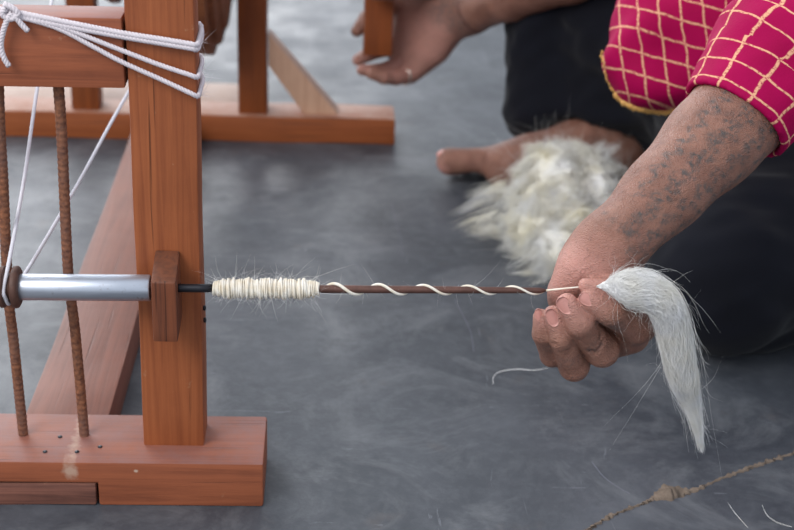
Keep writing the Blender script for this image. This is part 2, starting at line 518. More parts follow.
# front cross beam with a notch at its lower left where an old piece is let in
pl_ = atz(97, 483, H)[0]
patch_x = aty(97, 495, 0)[0]; patch_top = aty(60, 483, 0)[2]
prof_b = [(-0.42, patch_top), (patch_x+0.0012, patch_top), (patch_x+0.0012, 0.0), (0.0, 0.0), (0.0, H), (-0.42, H)]
bm = bmesh.new()
v0 = [bm.verts.new((x, 0.0, z)) for x, z in prof_b]; v1 = [bm.verts.new((x, 0.0812, z)) for x, z in prof_b]
bm.faces.new(v0); bm.faces.new(v1[::-1])
for k in range(6): bm.faces.new([v0[k], v1[k], v1[(k+1) % 6], v0[(k+1) % 6]])
bmesh.ops.recalc_face_normals(bm, faces=bm.faces)
bmesh.ops.bevel(bm, geom=list(bm.edges), offset=0.0026, segments=2, profile=0.6, affect='EDGES')
bm.verts.index_update()
o = mesh_obj('base_beam', [tuple(v.co) for v in bm.verts], [[v.index for v in f.verts] for f in bm.faces], M_beam, sw, smooth=False, label='front cross beam with dusty top'); bm.free(); smooth_by_angle(o)
box('wood_patch', (-0.42, -0.001, 0.0), (patch_x-0.0008, 0.0805, patch_top-0.0012), M_patch, sw, 0.0022, 14, 0.0007, label='weathered dark strip let in under the front beam')
# front upright
box('upright_post', (-0.1078, 0.0293, H-0.001), (-0.0539, 0.068, 0.52), M_post, sw, 0.0025, 12, 0.0004, label='orange front upright holding the spindle')
# horizontal rail tied to it
rz1 = aty(60, 88, 0.027)[2]; rz0 = aty(60, 17, 0.027)[2]
box('cross_rail', (-0.42, 0.027, rz1), (-0.1095, 0.062, rz0), M_rail, sw, 0.0025, 10, 0.0004, label='orange rail lashed to the upright')
# far upright of the same front cross (outside the picture)
box('upright_post', (-0.40, 0.064, H-0.001), (-0.35, 0.10, 0.52), M_post, sw, 0.0025, 8, 0.0004)
# connecting beam
V, Fc = bevel_poly([(-0.2233, 0.0815, 0), (-0.1462, 0.0815, 0), (-0.1462, 0.9175, 0), (-0.2233, 0.9175, 0),
                    (-0.2233, 0.0815, H-0.003), (-0.1462, 0.0815, H-0.003), (-0.1462, 0.9175, H-0.003), (-0.2233, 0.9175, H-0.003)], 0.003, 2, 14, 0.0006)
o = mesh_obj('connecting_beam', V, Fc, M_depth, sw, smooth=False, label='long dusty beam joining front and rear'); smooth_by_angle(o)
# rear cross
L = 0.9179; H2 = 0.0407
box('base_beam', (-0.45, L, 0), (0.1511, L+0.0635, H2), M_back, sw, 0.003, 14, 0.0006, label='orange rear cross beam')
bd = atz(120, 86, H2-0.012)[1]
box('foot_board', (-0.45, L+0.066, 0), (aty(240, 90, L+0.1)[0], bd, H2-0.003), M_board, sw, 0.003, 8, 0.0006, label='pale bare board behind the rear beam')
bx0 = aty(238, 90, 0.93)[0]; bx1 = aty(267, 90, 0.93)[0]
box('upright_post', (bx0, 0.928, H2-0.001), (bx1, 0.968, 0.50), M_back_post, sw, 0.0025, 10, 0.0004, label='dark orange rear upright beside the brace')
lx0 = aty(69, 60, 0.93)[0]; lx1 = aty(97, 60, 0.93)[0]
box('upright_post', (lx0, 0.928, H2-0.001), (lx1, 0.968, 0.50), M_back_post, sw, 0.0025, 10, 0.0004, label='rear upright at the left')
# diagonal brace: front face spans the picture points below at Y = 0.932
A = [aty(268, 34, 0.932), aty(268, 66, 0.932), aty(307, 118, 0.932), aty(343, 119, 0.932)]
Bk = [p+np.array([0.0, 0.034, 0.0]) for p in A]
V, Fc = bevel_poly([tuple(A[1]), tuple(A[2]), tuple(Bk[2]), tuple(Bk[1]), tuple(A[0]), tuple(A[3]), tuple(Bk[3]), tuple(Bk[0])], 0.002, 2, 4, 0.0003)
o = mesh_obj('diagonal_brace', V, Fc, M_raw, sw, smooth=False, label='unpainted pale wooden brace'); smooth_by_angle(o)
# wheel axle, hub and crank
AZ = 0.335
V, Fc = revolve_x([(0, 0.010), (0.42, 0.010)], -0.26, 0.948, AZ, 16)
mesh_obj('axle', V, Fc, M_rust, sw)
hx0 = aty(104, 0, 0.95)[0]; hx1 = aty(233, 0, 0.95)[0]; hw = hx1-hx0
rb = AZ-aty(215, 50, 0.93)[2]
prof = [(0, 0.03), (0.0, 0.125), (0.016, 0.135), (0.026, 0.135), (0.03, 0.11), (hw*0.55, 0.10), (hw-0.055, 0.105), (hw-0.05, rb-0.02), (hw-0.046, rb-0.006),
        (hw-0.044, rb+0.004), (hw-0.024, rb+0.004), (hw-0.022, rb-0.008), (hw-0.014, rb-0.012), (hw-0.010, rb-0.03), (hw-0.006, rb-0.034), (hw-0.004, rb-0.05), (hw, rb-0.075), (hw, 0.03)]
V, Fc = revolve_x(prof, hx0, 0.948, AZ, 40)
o = mesh_obj('wheel_hub', V, Fc, M_hub, sw, smooth=False, label='turned wooden drum on the wheel axle'); smooth_by_angle(o, 35)
cx0 = aty(364, 20, 0.90)[0]; cx1 = aty(393, 20, 0.90)[0]; cz0 = aty(380, 56, 0.90)[2]
box('crank_handle', (cx0, 0.90, cz0), (cx1, 0.938, AZ+0.03), M_back_post, sw, 0.002, 6, 0.0003, label='hanging wooden crank bar')
# bearing block nailed to the upright: sloping top, spindle runs in it
bX0, bX1 = aty(151, 300, -0.012)[0], aty(176, 300, -0.012)[0]
bzf = aty(160, 282, -0.012)[2]; bzb = aty(160, 250, 0.028)[2]; bzl = aty(160, 342, -0.012)[2]
V, Fc = bevel_poly([(bX0, -0.012, bzl), (bX1, -0.012, bzl), (bX1, 0.029, bzl+0.004), (bX0, 0.029, bzl+0.004),
                    (bX0, -0.012, bzf), (bX1, -0.012, bzf), (bX1, 0.029, bzb), (bX0, 0.029, bzb)], 0.0018, 2, 5, 0.0004)
o = mesh_obj('bearing_block', V, Fc, M_block, sw, smooth=False, label='dark worn block on the upright'); smooth_by_angle(o)
# rusted ribbed rods between beam and rail
def rod(pts, Yr):
    P = catmull([aty(x, y, Yr) for x, y in pts], 1)
    s = np.r_[0, np.cumsum(np.linalg.norm(np.diff(P, axis=0), axis=1))]
    t = np.arange(0, s[-1], 0.0011)
    Q = np.stack([np.interp(t, s, P[:, i]) for i in range(3)], 1)
    k = np.ones(9)/9
    return Q, 0.0045+0.00022*np.sin(t*2*np.pi/0.0052)
Yr = 0.045
Q, rr = rod(catmull([(56, 70, 0), (58.5, 88, 0), (62, 140, 0), (68, 270, 0), (75, 330, 0), (84.5, 436, 0), (84.8, 441, 0)], 6)[:, :2], Yr)
V, Fc = tube(Q, rr, 12); mesh_obj('metal_rod', V, Fc, M_rust, sw, label='rusted ribbed iron rod nearer the upright')
Q, rr = rod(catmull([(-2, 70, 0), (0, 130, 0), (3, 180, 0), (8, 290, 0), (14, 345, 0), (23.5, 436, 0), (24, 441, 0)], 6)[:, :2], Yr)
V, Fc = tube(Q, rr, 12); mesh_obj('metal_rod', V, Fc, M_rust, sw, label='rusted ribbed iron rod at the left edge')
# nail heads in the beam top
for x, y in ((45, 452), (77, 452), (60, 437), (100, 447)):
    c = atz(x, y, H)
    a = np.linspace(0, 2*np.pi, 8, endpoint=False)
    V = [(c[0]+0.0022*math.cos(q), c[1]+0.0022*math.sin(q), H-0.001) for q in a]+[(c[0]+0.002*math.cos(q), c[1]+0.002*math.sin(q), H+0.0008) for q in a]
    Fc = [[i, (i+1) % 8, (i+1) % 8+8, i+8] for i in range(8)]+[list(range(8, 16))]
    mesh_obj('nail', V, Fc, M_black, sw)
# side nail heads on the right face of the post
for y in (308, 320):
    c = aty(206, y, 0.045)
    V, Fc = revolve_x([(0, 0.002), (0.0022, 0.0026), (0.003, 0.001)], -0.0541, 0.045, c[2], 8)
    mesh_obj('nail', V, Fc, M_black, sw)

# ------------------------------------------------------------ spindle
s0 = aty(20, 287, 0.005); s1 = aty(546, 290.5, 0.005)
SD = (s1-s0)/np.linalg.norm(s1-s0)
def sp(px):  # point on the spindle axis seen at picture column px
    a = s0; b = s1
    q = aty(px, 288, 0.005)[0]
    return a+(b-a)*((q-a[0])/(b[0]-a[0]))
spn = thing('spindle', 'long iron spindle with shiny metal sleeve, running through the block on the upright', 'spindle', tuple(sp(100)))
def turned(stops, sides=28):
    P = np.array([sp(px) for px, r in stops]); r = [r for px, r in stops]
    return tube(P+np.array([[i*1e-7, 0, 0] for i in range(len(stops))]), r, sides)
V, Fc = turned([(18, 0.0085), (18.5, 0.0104), (20, 0.0110), (149.5, 0.0110), (150.5, 0.0105), (150.7, 0.004)])
o = mesh_obj('metal_sleeve', V, Fc, M_alu, spn, label='shiny grey metal sleeve'); smooth_by_angle(o)
V, Fc = turned([(-40, 0.004), (0, 0.010), (0.3, 0.0155), (2, 0.0175), (5, 0.0172), (7, 0.0135), (9, 0.0115), (11, 0.0115), (12.5, 0.014), (14, 0.0172), (17, 0.0178), (19, 0.0172), (20.5, 0.015), (21, 0.010)])
o = mesh_obj('pulley', V, Fc, M_pulley, spn, label='dark wooden grooved pulley'); smooth_by_angle(o)
V, Fc = turned([(-60, 0.017), (-41, 0.017), (-40, 0.004)])
V, Fc = turned([(176, 0.0036), (180, 0.0036), (200, 0.0036), (213, 0.0036)])
mesh_obj('spindle_collar', V, Fc, M_black, spn, label='blackened iron section')
V, Fc = turned([(212, 0.0034), (330, 0.0034), (450, 0.0031), (540, 0.0024), (546, 0.0010)], 16)
mesh_obj('spindle_shaft', V, Fc, M_shaft, spn, label='brown iron shaft')

# ------------------------------------------------------------ yarn on the spindle
yarn = thing('spun_yarn', 'cream wool yarn wound on the spindle and spiralling along it to the hand', 'yarn', tuple(sp(260)))
T, N, B = frames(np.array([s0, s1])); N = N[0]; B = B[0]
def helix(px0, px1, turns, r0, r1, n, ph=0.0):
    out = []
    for i in range(n):
        t = i/(n-1); c = sp(px0+(px1-px0)*t); a = 2*np.pi*turns*t+ph
        r = r0+(r1-r0)*t
        out.append(c+r*(math.cos(a)*N+math.sin(a)*B))
    return np.array(out)
parts = []
for lay in range(3):
    m = 2000; t = np.linspace(0, 1, m)
    env = np.minimum(1, np.minimum(t, 1-t)*9)**0.5
    rad = 0.0040+env*(0.0012+0.0013*lay)*(1+0.16*np.sin(t*37+lay)+0.1*np.sin(t*91+lay*2)+0.06*np.sin(t*203))
    px = 214+104*t+(2.2*np.sin(t*60*2*np.pi*0.37+lay) if lay == 2 else 0)
    a = 2*np.pi*(84-11*lay)*t
    P = np.array([sp(p) for p in px])+rad[:, None]*(np.cos(a)[:, None]*N+np.sin(a)[:, None]*B)
    parts.append(tube(P, 0.00082+0.0002*np.sin(t*333+lay), 5))
V, Fc = join(parts)
mesh_obj('wound_yarn', V, Fc, M_yarn, yarn, label='thick winding of cream yarn')
hx = helix(316, 546, 5.15, 0.0046, 0.0030, 340, 1.7)
tail = catmull([hx[-1], aty(560, 289, 0.0), aty(580, 287, -0.002), aty(602, 285.5, -0.006)], 10)
V, Fc = tube(np.vstack([hx, tail[1:]]), np.r_[np.linspace(0.0014, 0.0009, 340), np.linspace(0.0009, 0.0005, len(tail)-1)], 7)
mesh_obj('yarn_strand', V, Fc, M_yarn, yarn)
# fuzz standing off the winding
n = 340; S = 7
t0 = RNG.random(n); c = np.array([sp(214+106*x) for x in t0]); a = RNG.random(n)*2*np.pi
dirs = np.cos(a)[:, None]*N+np.sin(a)[:, None]*B+SD*RNG.normal(0, 0.9, n)[:, None]
ln = 0.007+0.009*RNG.random(n)**2
bend = RNG.normal(0, 0.5, (n, 3))
s = np.linspace(0, 1, S)
P = c[:, None]+(np.cos(a)[:, None]*N+np.sin(a)[:, None]*B)[:, None]*0.006+dirs[:, None]*ln[:, None, None]*s[None, :, None]+bend[:, None]*ln[:, None, None]*(s**2)[None, :, None]
V, Fq = strands(P, np.full((n, S), 0.00009)*(1.1-s)[None])
mesh_obj('yarn_fuzz', V, Fq, M_wool, yarn, kind='stuff')
n = 60
t0 = RNG.random(n); c = np.array([sp(320+220*x) for x in t0]); dirs = RNG.normal(0, 1, (n, 3)); ln = 0.008+0.014*RNG.random(n)**2
P = c[:, None]+dirs[:, None]*ln[:, None, None]*s[None, :, None]*0.6+RNG.normal(0, 0.4, (n, 3))[:, None]*ln[:, None, None]*(s**2)[None, :, None]
V, Fq = strands(P, np.full((n, S), 0.00007)*(1.1-s)[None])
mesh_obj('yarn_fuzz', V, Fq, M_wool, yarn, kind='stuff')

# ------------------------------------------------------------ drive cord: over the pulley and up to the wheel drum
pc = sp(9.5)
up1 = [aty(57, -22, 0.55), aty(52, 0, 0.42), aty(37, 90, 0.21), aty(24, 180, 0.10), aty(9, 262, 0.012)]
loop = []
for k in range(9):
    a = math.radians(75+k*26)
    loop.append(pc+np.array([0, -0.0118*math.sin(a), 0.0118*math.cos(a)]))
up2 = [aty(24, 275, 0.035), aty(75, 189, 0.16), aty(125, 98, 0.34), aty(200, -30, 0.66)]
Pd = catmull([aty(70, -75, 0.86)]+up1+[pc+np.array([-0.002, -0.0126, 0.004]), pc+np.array([-0.001, -0.0128, -0.004]), pc+np.array([0, -0.008, -0.0115]), pc+np.array([0.001, 0.002, -0.0122]), pc+np.array([0.003, 0.012, -0.003]), pc+np.array([0.006, 0.017, 0.008])]+up2+[aty(222, -70, 0.86)], 6)
V, Fc = rope(Pd, 0.0017, 3, 0.006, 5)
tag(mesh_obj('drive_cord', V, Fc, M_thin, None, off=tuple(pc)), 'thin white drive cord looped round the spindle pulley and rising in a V', 'cord')

# ------------------------------------------------------------ lashing cord
lash = thing('lashing_cord', 'thick twisted white cord lashing the top rail to the front upright', 'cord', tuple(aty(15, 14, 0.02)))
yf = 0.0235
def lpath(pts, wrap_y=None):
    P = [aty(x, y, yf if x > -4 else 0.025) for x, y in pts]
    if wrap_y is not None:
        e = aty(199, wrap_y, yf)
        P += [np.array([-0.0528, 0.0262, e[2]-0.001]), np.array([-0.0518, 0.031, e[2]-0.001]), np.array([-0.0518, 0.045, e[2]-0.001]), np.array([-0.0520, 0.066, e[2]]), np.array([-0.056, 0.0715, e[2]+0.004]), np.array([-0.08, 0.0725, e[2]+0.006]), np.array([-0.106, 0.0725, e[2]+0.012])]
    return catmull(P, 7)
for i, (pts, wy, r) in enumerate((
        (((-30, 6), (0, 9), (20, 13), (60, 21), (122, 33), (160, 39), (190, 44)), 45.5, 0.0023),
        (((-30, 10), (0, 12), (20, 17), (60, 25), (122, 36.5), (160, 43), (190, 48)), 49.5, 0.0023),
        (((-30, 8), (4, 12), (42, 20), (80, 34), (122, 50.5), (160, 65), (190, 75)), 77.5, 0.0020),
        (((-30, 12), (0, 11), (17, 16), (57, 28), (90, 45), (122, 62), (160, 79), (190, 93)), 96.5, 0.0020))):
    V, Fc = rope(lpath(pts, wy), r, 3, 0.0085, 6)
    mesh_obj('cord_strand', V, Fc, M_cord, lash)
for pts, r in ((((12, 13), (8, 18), (3, 32), (1, 46), (4, 58), (9, 66)), 0.0023), (((12, 14), (17, 19), (22, 25), (28, 31)), 0.0023), (((4, 4), (14, 9), (18, 15), (10, 19), (2, 14), (6, 8)), 0.0024)):
    P = [aty(x, y, 0.020) for x, y in pts]
    V, Fc = rope(catmull(P, 6), r, 3, 0.0085, 6)
    mesh_obj('cord_end', V, Fc, M_cord, lash)
# frayed bits where the cord rounds the post
n = 40; c0 = [np.array([-0.0500, 0.035, aty(199, y, yf)[2]]) for y in (46, 78, 97)]
c = np.array([c0[i % 3] for i in range(n)])+RNG.normal(0, 0.0015, (n, 3)); dirs = RNG.normal(0, 1, (n, 3)); dirs[:, 0] = abs(dirs[:, 0]); ln = 0.003+0.006*RNG.random(n)
P = c[:, None]+dirs[:, None]*ln[:, None, None]*s[None, :, None]
V, Fq = strands(P, np.full((n, S), 0.00012)*(1.1-s)[None])
mesh_obj('frayed_fibres', V, Fq, M_cord, lash, kind='stuff')

# ------------------------------------------------------------ signed-distance bodies and surface nets
def cone_d(P, a, b, ra, rb):
    a = np.asarray(a, np.float32); b = np.asarray(b, np.float32)
    ab = b-a; L2 = float(ab@ab)+1e-12
    q = P-a
    t = np.clip((q@ab)/L2, 0, 1)
    d = q-t[..., None]*ab
    return np.sqrt((d*d).sum(-1))-(ra+(rb-ra)*t)
def smin(a, b, k):
    h = np.maximum(k-np.abs(a-b), 0)/k
    return np.minimum(a, b)-h*h*k*0.25
def chain(pts, rads):
    return [(pts[i], pts[i+1], rads[i], rads[i+1]) for i in range(len(pts)-1)]

def surface(fn, lo, hi, h, margin):
    """mesh of fn(P)=0 inside the box; blocks far from the surface are skipped"""
    lo = np.asarray(lo, np.float32); hi = np.asarray(hi, np.float32)
    bs = 8
    nb = np.ceil((hi-lo)/(h*bs)).astype(int)
    n = nb*bs
    C = np.stack(np.meshgrid(*[np.arange(nb[i])*bs*h+lo[i]+(bs-1)*h/2 for i in range(3)], indexing='ij'), -1).astype(np.float32)
    dc = fn(C.reshape(-1, 3)).reshape(nb)
    A = np.repeat(np.repeat(np.repeat(dc, bs, 0), bs, 1), bs, 2).astype(np.float32)
    rad = h*bs*0.9+margin
    near = np.argwhere(np.abs(dc) < rad)
    loc = np.stack(np.meshgrid(*[np.arange(bs)]*3, indexing='ij'), -1).reshape(-1, 3)
    for st in range(0, len(near), 400):
        nn = near[st:st+400]
        I = (nn[:, None]*bs+loc[None])
        Pp = (I*h+lo).astype(np.float32)
        v = fn(Pp.reshape(-1, 3)).reshape(I.shape[:2])
        A[I[..., 0], I[..., 1], I[..., 2]] = v
    ins = A < 0
    cs = np.zeros(tuple(n-1), np.int8)
    for dx in (0, 1):
        for dy in (0, 1):
            for dz in (0, 1):
                cs += ins[dx:n[0]-1+dx, dy:n[1]-1+dy, dz:n[2]-1+dz]
    act = np.argwhere((cs > 0) & (cs < 8))
    vid = np.full(tuple(n-1), -1, np.int32)
    vid[act[:, 0], act[:, 1], act[:, 2]] = np.arange(len(act))
    acc = np.zeros((len(act), 3)); cnt = np.zeros(len(act))
    cor = [(0, 0, 0), (1, 0, 0), (0, 1, 0), (1, 1, 0), (0, 0, 1), (1, 0, 1), (0, 1, 1), (1, 1, 1)]
    for i in range(8):
        for j in range(i+1, 8):
            if sum(abs(cor[i][k]-cor[j][k]) for k in range(3)) != 1: continue
            va = A[act[:, 0]+cor[i][0], act[:, 1]+cor[i][1], act[:, 2]+cor[i][2]]
            vb = A[act[:, 0]+cor[j][0], act[:, 1]+cor[j][1], act[:, 2]+cor[j][2]]
            m = (va < 0) != (vb < 0)
            t = np.where(m, va/(va-vb+1e-20), 0)
            p = np.array(cor[i])+t[:, None]*(np.array(cor[j])-np.array(cor[i]))
            acc[m] += p[m]; cnt[m] += 1
    V = (act+acc/cnt[:, None])*h+lo
    Q = []
    for ax in range(3):
        sl0 = [slice(1, n[k]-1) for k in range(3)]; sl1 = list(sl0)
        sl0[ax] = slice(0, n[ax]-1); sl1[ax] = slice(1, n[ax])
        a0 = ins[tuple(sl0)]; a1 = ins[tuple(sl1)]
        E = np.argwhere(a0 != a1)
        sg = a0[E[:, 0], E[:, 1], E[:, 2]]
        off = np.ones(3, int); off[ax] = 0
        E = E+off
        u, w = (ax+1) % 3, (ax+2) % 3
        def at(du, dw):
            e = E.copy(); e[:, u] -= du; e[:, w] -= dw
            return vid[e[:, 0], e[:, 1], e[:, 2]]
        q = np.stack([at(1, 1), at(0, 1), at(0, 0), at(1, 0)], -1)
        q[~sg] = q[~sg][:, ::-1]
        Q.append(q)
    Q = np.vstack(Q)
    Q = Q[(Q >= 0).all(1)]
    return V, Q

def body_fn(base, kb, fingers=(), kf=0.006, cuts=(), clip=None):
    def fn(P):
        d = None
        for pr in base:
            e = cone_d(P, *pr[:4]); k = pr[4] if len(pr) > 4 else kb
            d = e if d is None else smin(d, e, k)
        if fingers:
            tot = d
            for fg in fingers:
                f = None
                for pr in fg:
                    e = cone_d(P, *pr[:4]); f = e if f is None else smin(f, e, 0.003)
                tot = np.minimum(tot, smin(d, f, kf))
            d = tot
        for (a, b, ra, rb, k) in cuts:
            d = -smin(-d, cone_d(P, a, b, ra, rb), k)
        if clip is not None:
            o_, n_ = clip
            d = np.maximum(d, (P-np.asarray(o_, np.float32))@np.asarray(n_, np.float32))
        return d
    return fn

# ---- skeleton (world metres)
V3 = lambda *a: np.array(a, float)
L_wr = aty(612, 244, 0.030); L_fa = aty(740, 112, 0.125); L_el = aty(786, 50, 0.16)
L_sh = V3(0.64, 0.36, 0.585)
R_wr = aty(470, 12, 0.935); R_el = aty(618, -52, 0.72); R_sh = V3(0.66, 0.74, 0.585)
PEL = V3(0.80, 0.60, 0.13); CH = V3(0.68, 0.56, 0.47); NK = V3(0.645, 0.55, 0.65); HD = V3(0.60, 0.55, 0.785)
R_kn = V3(0.455, 0.875, 0.42); R_an = V3(0.452, 0.80, 0.075)
L_kn = V3(0.50, 0.325, 0.075); L_an = V3(0.90, 0.43, 0.055)

# ---- near (left) hand and forearm
h = lambda x, y, Y: aty(x, y, Y)
wrist_in = h(606, 258, 0.034)
palm = [
    (h(615, 240, 0.030), h(603, 262, 0.030), 0.0245, 0.023, 0.02),
    (h(597, 246, 0.034), h(589, 266, 0.034), 0.0200, 0.020, 0.02),
    (h(589, 266, 0.034), h(569, 312, 0.046), 0.0190, 0.014, 0.02),
    (h(596, 262, 0.036), h(584, 322, 0.052), 0.0200, 0.016, 0.02),
    (h(606, 266, 0.036), h(604, 322, 0.050), 0.0200, 0.016, 0.02),
    (h(612, 266, 0.034), h(626, 316, 0.044), 0.0190, 0.015, 0.02),
    (h(576, 268, 0.020), h(562, 290, 0.022), 0.0145, 0.0120, 0.014),   # heel of the hand
    (h(612, 270, 0.022), h(620, 290, 0.016), 0.0150, 0.0130, 0.014),   # ball of the thumb
]
arm = chain([L_wr, L_wr+(L_fa-L_wr)*0.35, L_wr+(L_fa-L_wr)*0.75, L_fa, L_el], [0.0262, 0.0315, 0.0395, 0.0420, 0.044])
side = np.array([0.010, 0, 0.009])
arm += [(a+side, b+side, ra*0.93, rb*0.96) for a, b, ra, rb in arm[:2]]
lf = [
    chain([h(566, 328, 0.044), h(552, 355, 0.016), h(543, 334, 0.000), h(541, 317, 0.002)], [0.0115, 0.0102, 0.0090, 0.0070]),
    chain([h(586, 332, 0.048), h(574, 366, 0.010), h(561, 337, -0.008), h(553, 315, -0.006)], [0.0140, 0.0130, 0.0106, 0.0082]),
    chain([h(610, 330, 0.044), h(602, 350, 0.004), h(580, 323, -0.014), h(567, 304, -0.012)], [0.0150, 0.0146, 0.0124, 0.0092]),
    chain([h(624, 334, 0.038), h(638, 325, 0.004), h(611, 311, -0.014), h(590, 300, -0.012)], [0.0165, 0.0158, 0.0130, 0.0094]),
    chain([h(622, 284, 0.018), h(625, 290, 0.004), h(606, 289, -0.006), h(586, 285, -0.005)], [0.0130, 0.0110, 0.0092, 0.0066]),
]
palm.append((h(600, 340, 0.034), h(630, 334, 0.028), 0.0190, 0.0175, 0.012))
palm.append((h(566, 300, 0.030), h(600, 318, 0.026), 0.0150, 0.0165, 0.012))
cuts = [(h(556, 278, -0.004), h(584, 262, 0.000), 0.0022, 0.0022, 0.004),
        (h(575, 292, 0.002), h(603, 252, -0.004), 0.0022, 0.0022, 0.004),
        (h(566, 262, 0.004), h(590, 244, 0.000), 0.0014, 0.0014, 0.004)]
for (a_, b_) in (((592, 357), (606, 338)), ((590, 351), (602, 333)), ((566, 350), (580, 349)), ((567, 355), (582, 354)), ((546, 345), (556, 344)), ((617, 318), (625, 304))):
    cuts.append((h(*a_, -0.014), h(*b_, -0.016), 0.0009, 0.0009, 0.003))
clipL = L_fa+(L_el-L_fa)*0.55; nL = (L_el-L_fa)/np.linalg.norm(L_el-L_fa)
fnL = body_fn(palm+arm, 0.012, lf, 0.004, cuts, (clipL, nL))
VL, QL = surface(fnL, (0.215, -0.05, 0.10), (0.53, 0.26, 0.43), 0.0016, 0.008)

# ---- far (right) hand on the crank bar
g = aty
palmR = [
    (R_wr, g(446, 26, 0.952), 0.031, 0.026, 0.02), (g(462, 0, 0.955), g(432, -4, 0.962), 0.028, 0.026, 0.02),
    (g(440, 36, 0.955), g(412, 64, 0.965), 0.025, 0.019, 0.02), (g(438, 20, 0.96), g(408, 46, 0.968), 0.022, 0.019, 0.02),
    (g(434, 2, 0.96), g(410, 20, 0.968), 0.024, 0.018, 0.02),
    (g(436, 52, 0.948), g(408, 74, 0.955), 0.016, 0.014, 0.02), (g(408, 0, 0.975), g(401, 50, 0.972), 0.018, 0.019, 0.02),
]
armR = chain([R_wr, R_wr+(R_el-R_wr)*0.3, R_wr+(R_el-R_wr)*0.7, R_el], [0.030, 0.0345, 0.043, 0.044])
rf = [
    chain([g(410, 4, 0.968), g(385, 4, 0.966), g(366, 18, 0.955), g(357, 31, 0.940)], [0.0135, 0.0120, 0.0105, 0.0090]),
    chain([g(410, 30, 0.968), g(388, 48, 0.968), g(369, 54, 0.955), g(358, 60, 0.944)], [0.0140, 0.0125, 0.0105, 0.0088]),
    chain([g(408, 58, 0.965), g(391, 68, 0.950), g(375, 71, 0.932), g(362, 70, 0.925)], [0.0140, 0.0122, 0.0100, 0.0082]),
    chain([g(410, 74, 0.955), g(396, 78, 0.932), g(384, 78, 0.915), g(371, 74, 0.912)], [0.0125, 0.0105, 0.0092, 0.0078]),
    chain([g(436, -12, 0.945), g(412, -14, 0.915), g(392, -8, 0.885), g(375, -6, 0.872)], [0.016, 0.0135, 0.0115, 0.0090]),
]
clipR = R_el; nR = (R_el-R_wr)/np.linalg.norm(R_el-R_wr)
fnR = body_fn(palmR+armR, 0.014, rf, 0.003, (), (clipR, nR))
VR, QR = surface(fnR, (0.06, 0.66, 0.06), (0.54, 1.02, 0.44), 0.0022, 0.008)

# ---- far (right) foot, flat on the floor, toes to the left, inner side towards us
z0 = 0.0
f = atz
hy = 0.80
def ft(x, Y, z): return V3(x, Y, z)
footb = [
    (ft(0.475, 0.805, 0.034), ft(0.455, 0.80, 0.085), 0.033, 0.036),
    (R_an, R_an+V3(0.0, -0.005, 0.10), 0.040, 0.044),
    (ft(0.460, 0.80, 0.055), ft(0.395, 0.795, 0.052), 0.040, 0.033),
    (ft(0.400, 0.790, 0.048), ft(0.325, 0.765, 0.034), 0.033, 0.028),
    (ft(0.430, 0.815, 0.040), ft(0.330, 0.805, 0.028), 0.034, 0.025),
    (ft(0.425, 0.840, 0.030), ft(0.335, 0.835, 0.020), 0.028, 0.018),
    (ft(0.345, 0.760, 0.035), ft(0.300, 0.758, 0.033), 0.031, 0.0335),      # ball of the foot
    (ft(0.400, 0.775, 0.050), ft(0.335, 0.765, 0.045), 0.035, 0.030),
    (ft(0.475, 0.800, 0.028), ft(0.430, 0.780, 0.030), 0.028, 0.024),
]
toes = [
    chain([ft(0.295, 0.768, 0.036), ft(0.256, 0.777, 0.034), ft(0.222, 0.780, 0.0300)], [0.024, 0.0165, 0.0192]),
    chain([ft(0.310, 0.798, 0.024), ft(0.262, 0.802, 0.020), ft(0.232, 0.802, 0.012)], [0.014, 0.0105, 0.0110]),
    chain([ft(0.316, 0.816, 0.020), ft(0.275, 0.822, 0.018), ft(0.248, 0.823, 0.011)], [0.013, 0.0098, 0.0100]),
    chain([ft(0.326, 0.826, 0.018), ft(0.298, 0.829, 0.016), ft(0.272, 0.831, 0.010)], [0.012, 0.0092, 0.0095]),
    chain([ft(0.332, 0.842, 0.016), ft(0.310, 0.847, 0.014), ft(0.290, 0.851, 0.009)], [0.012, 0.0088, 0.0090]),
]
fnF0 = body_fn(footb, 0.022, toes, 0.008, (), (R_an+V3(0, 0, 0.075), V3(0, 0, 1)))
fnF = lambda P: np.maximum(fnF0(P), 0.0006-P[..., 2])
VF, QF = surface(fnF, (0.20, 0.70, -0.005), (0.53, 0.89, 0.17), 0.0022, 0.010)

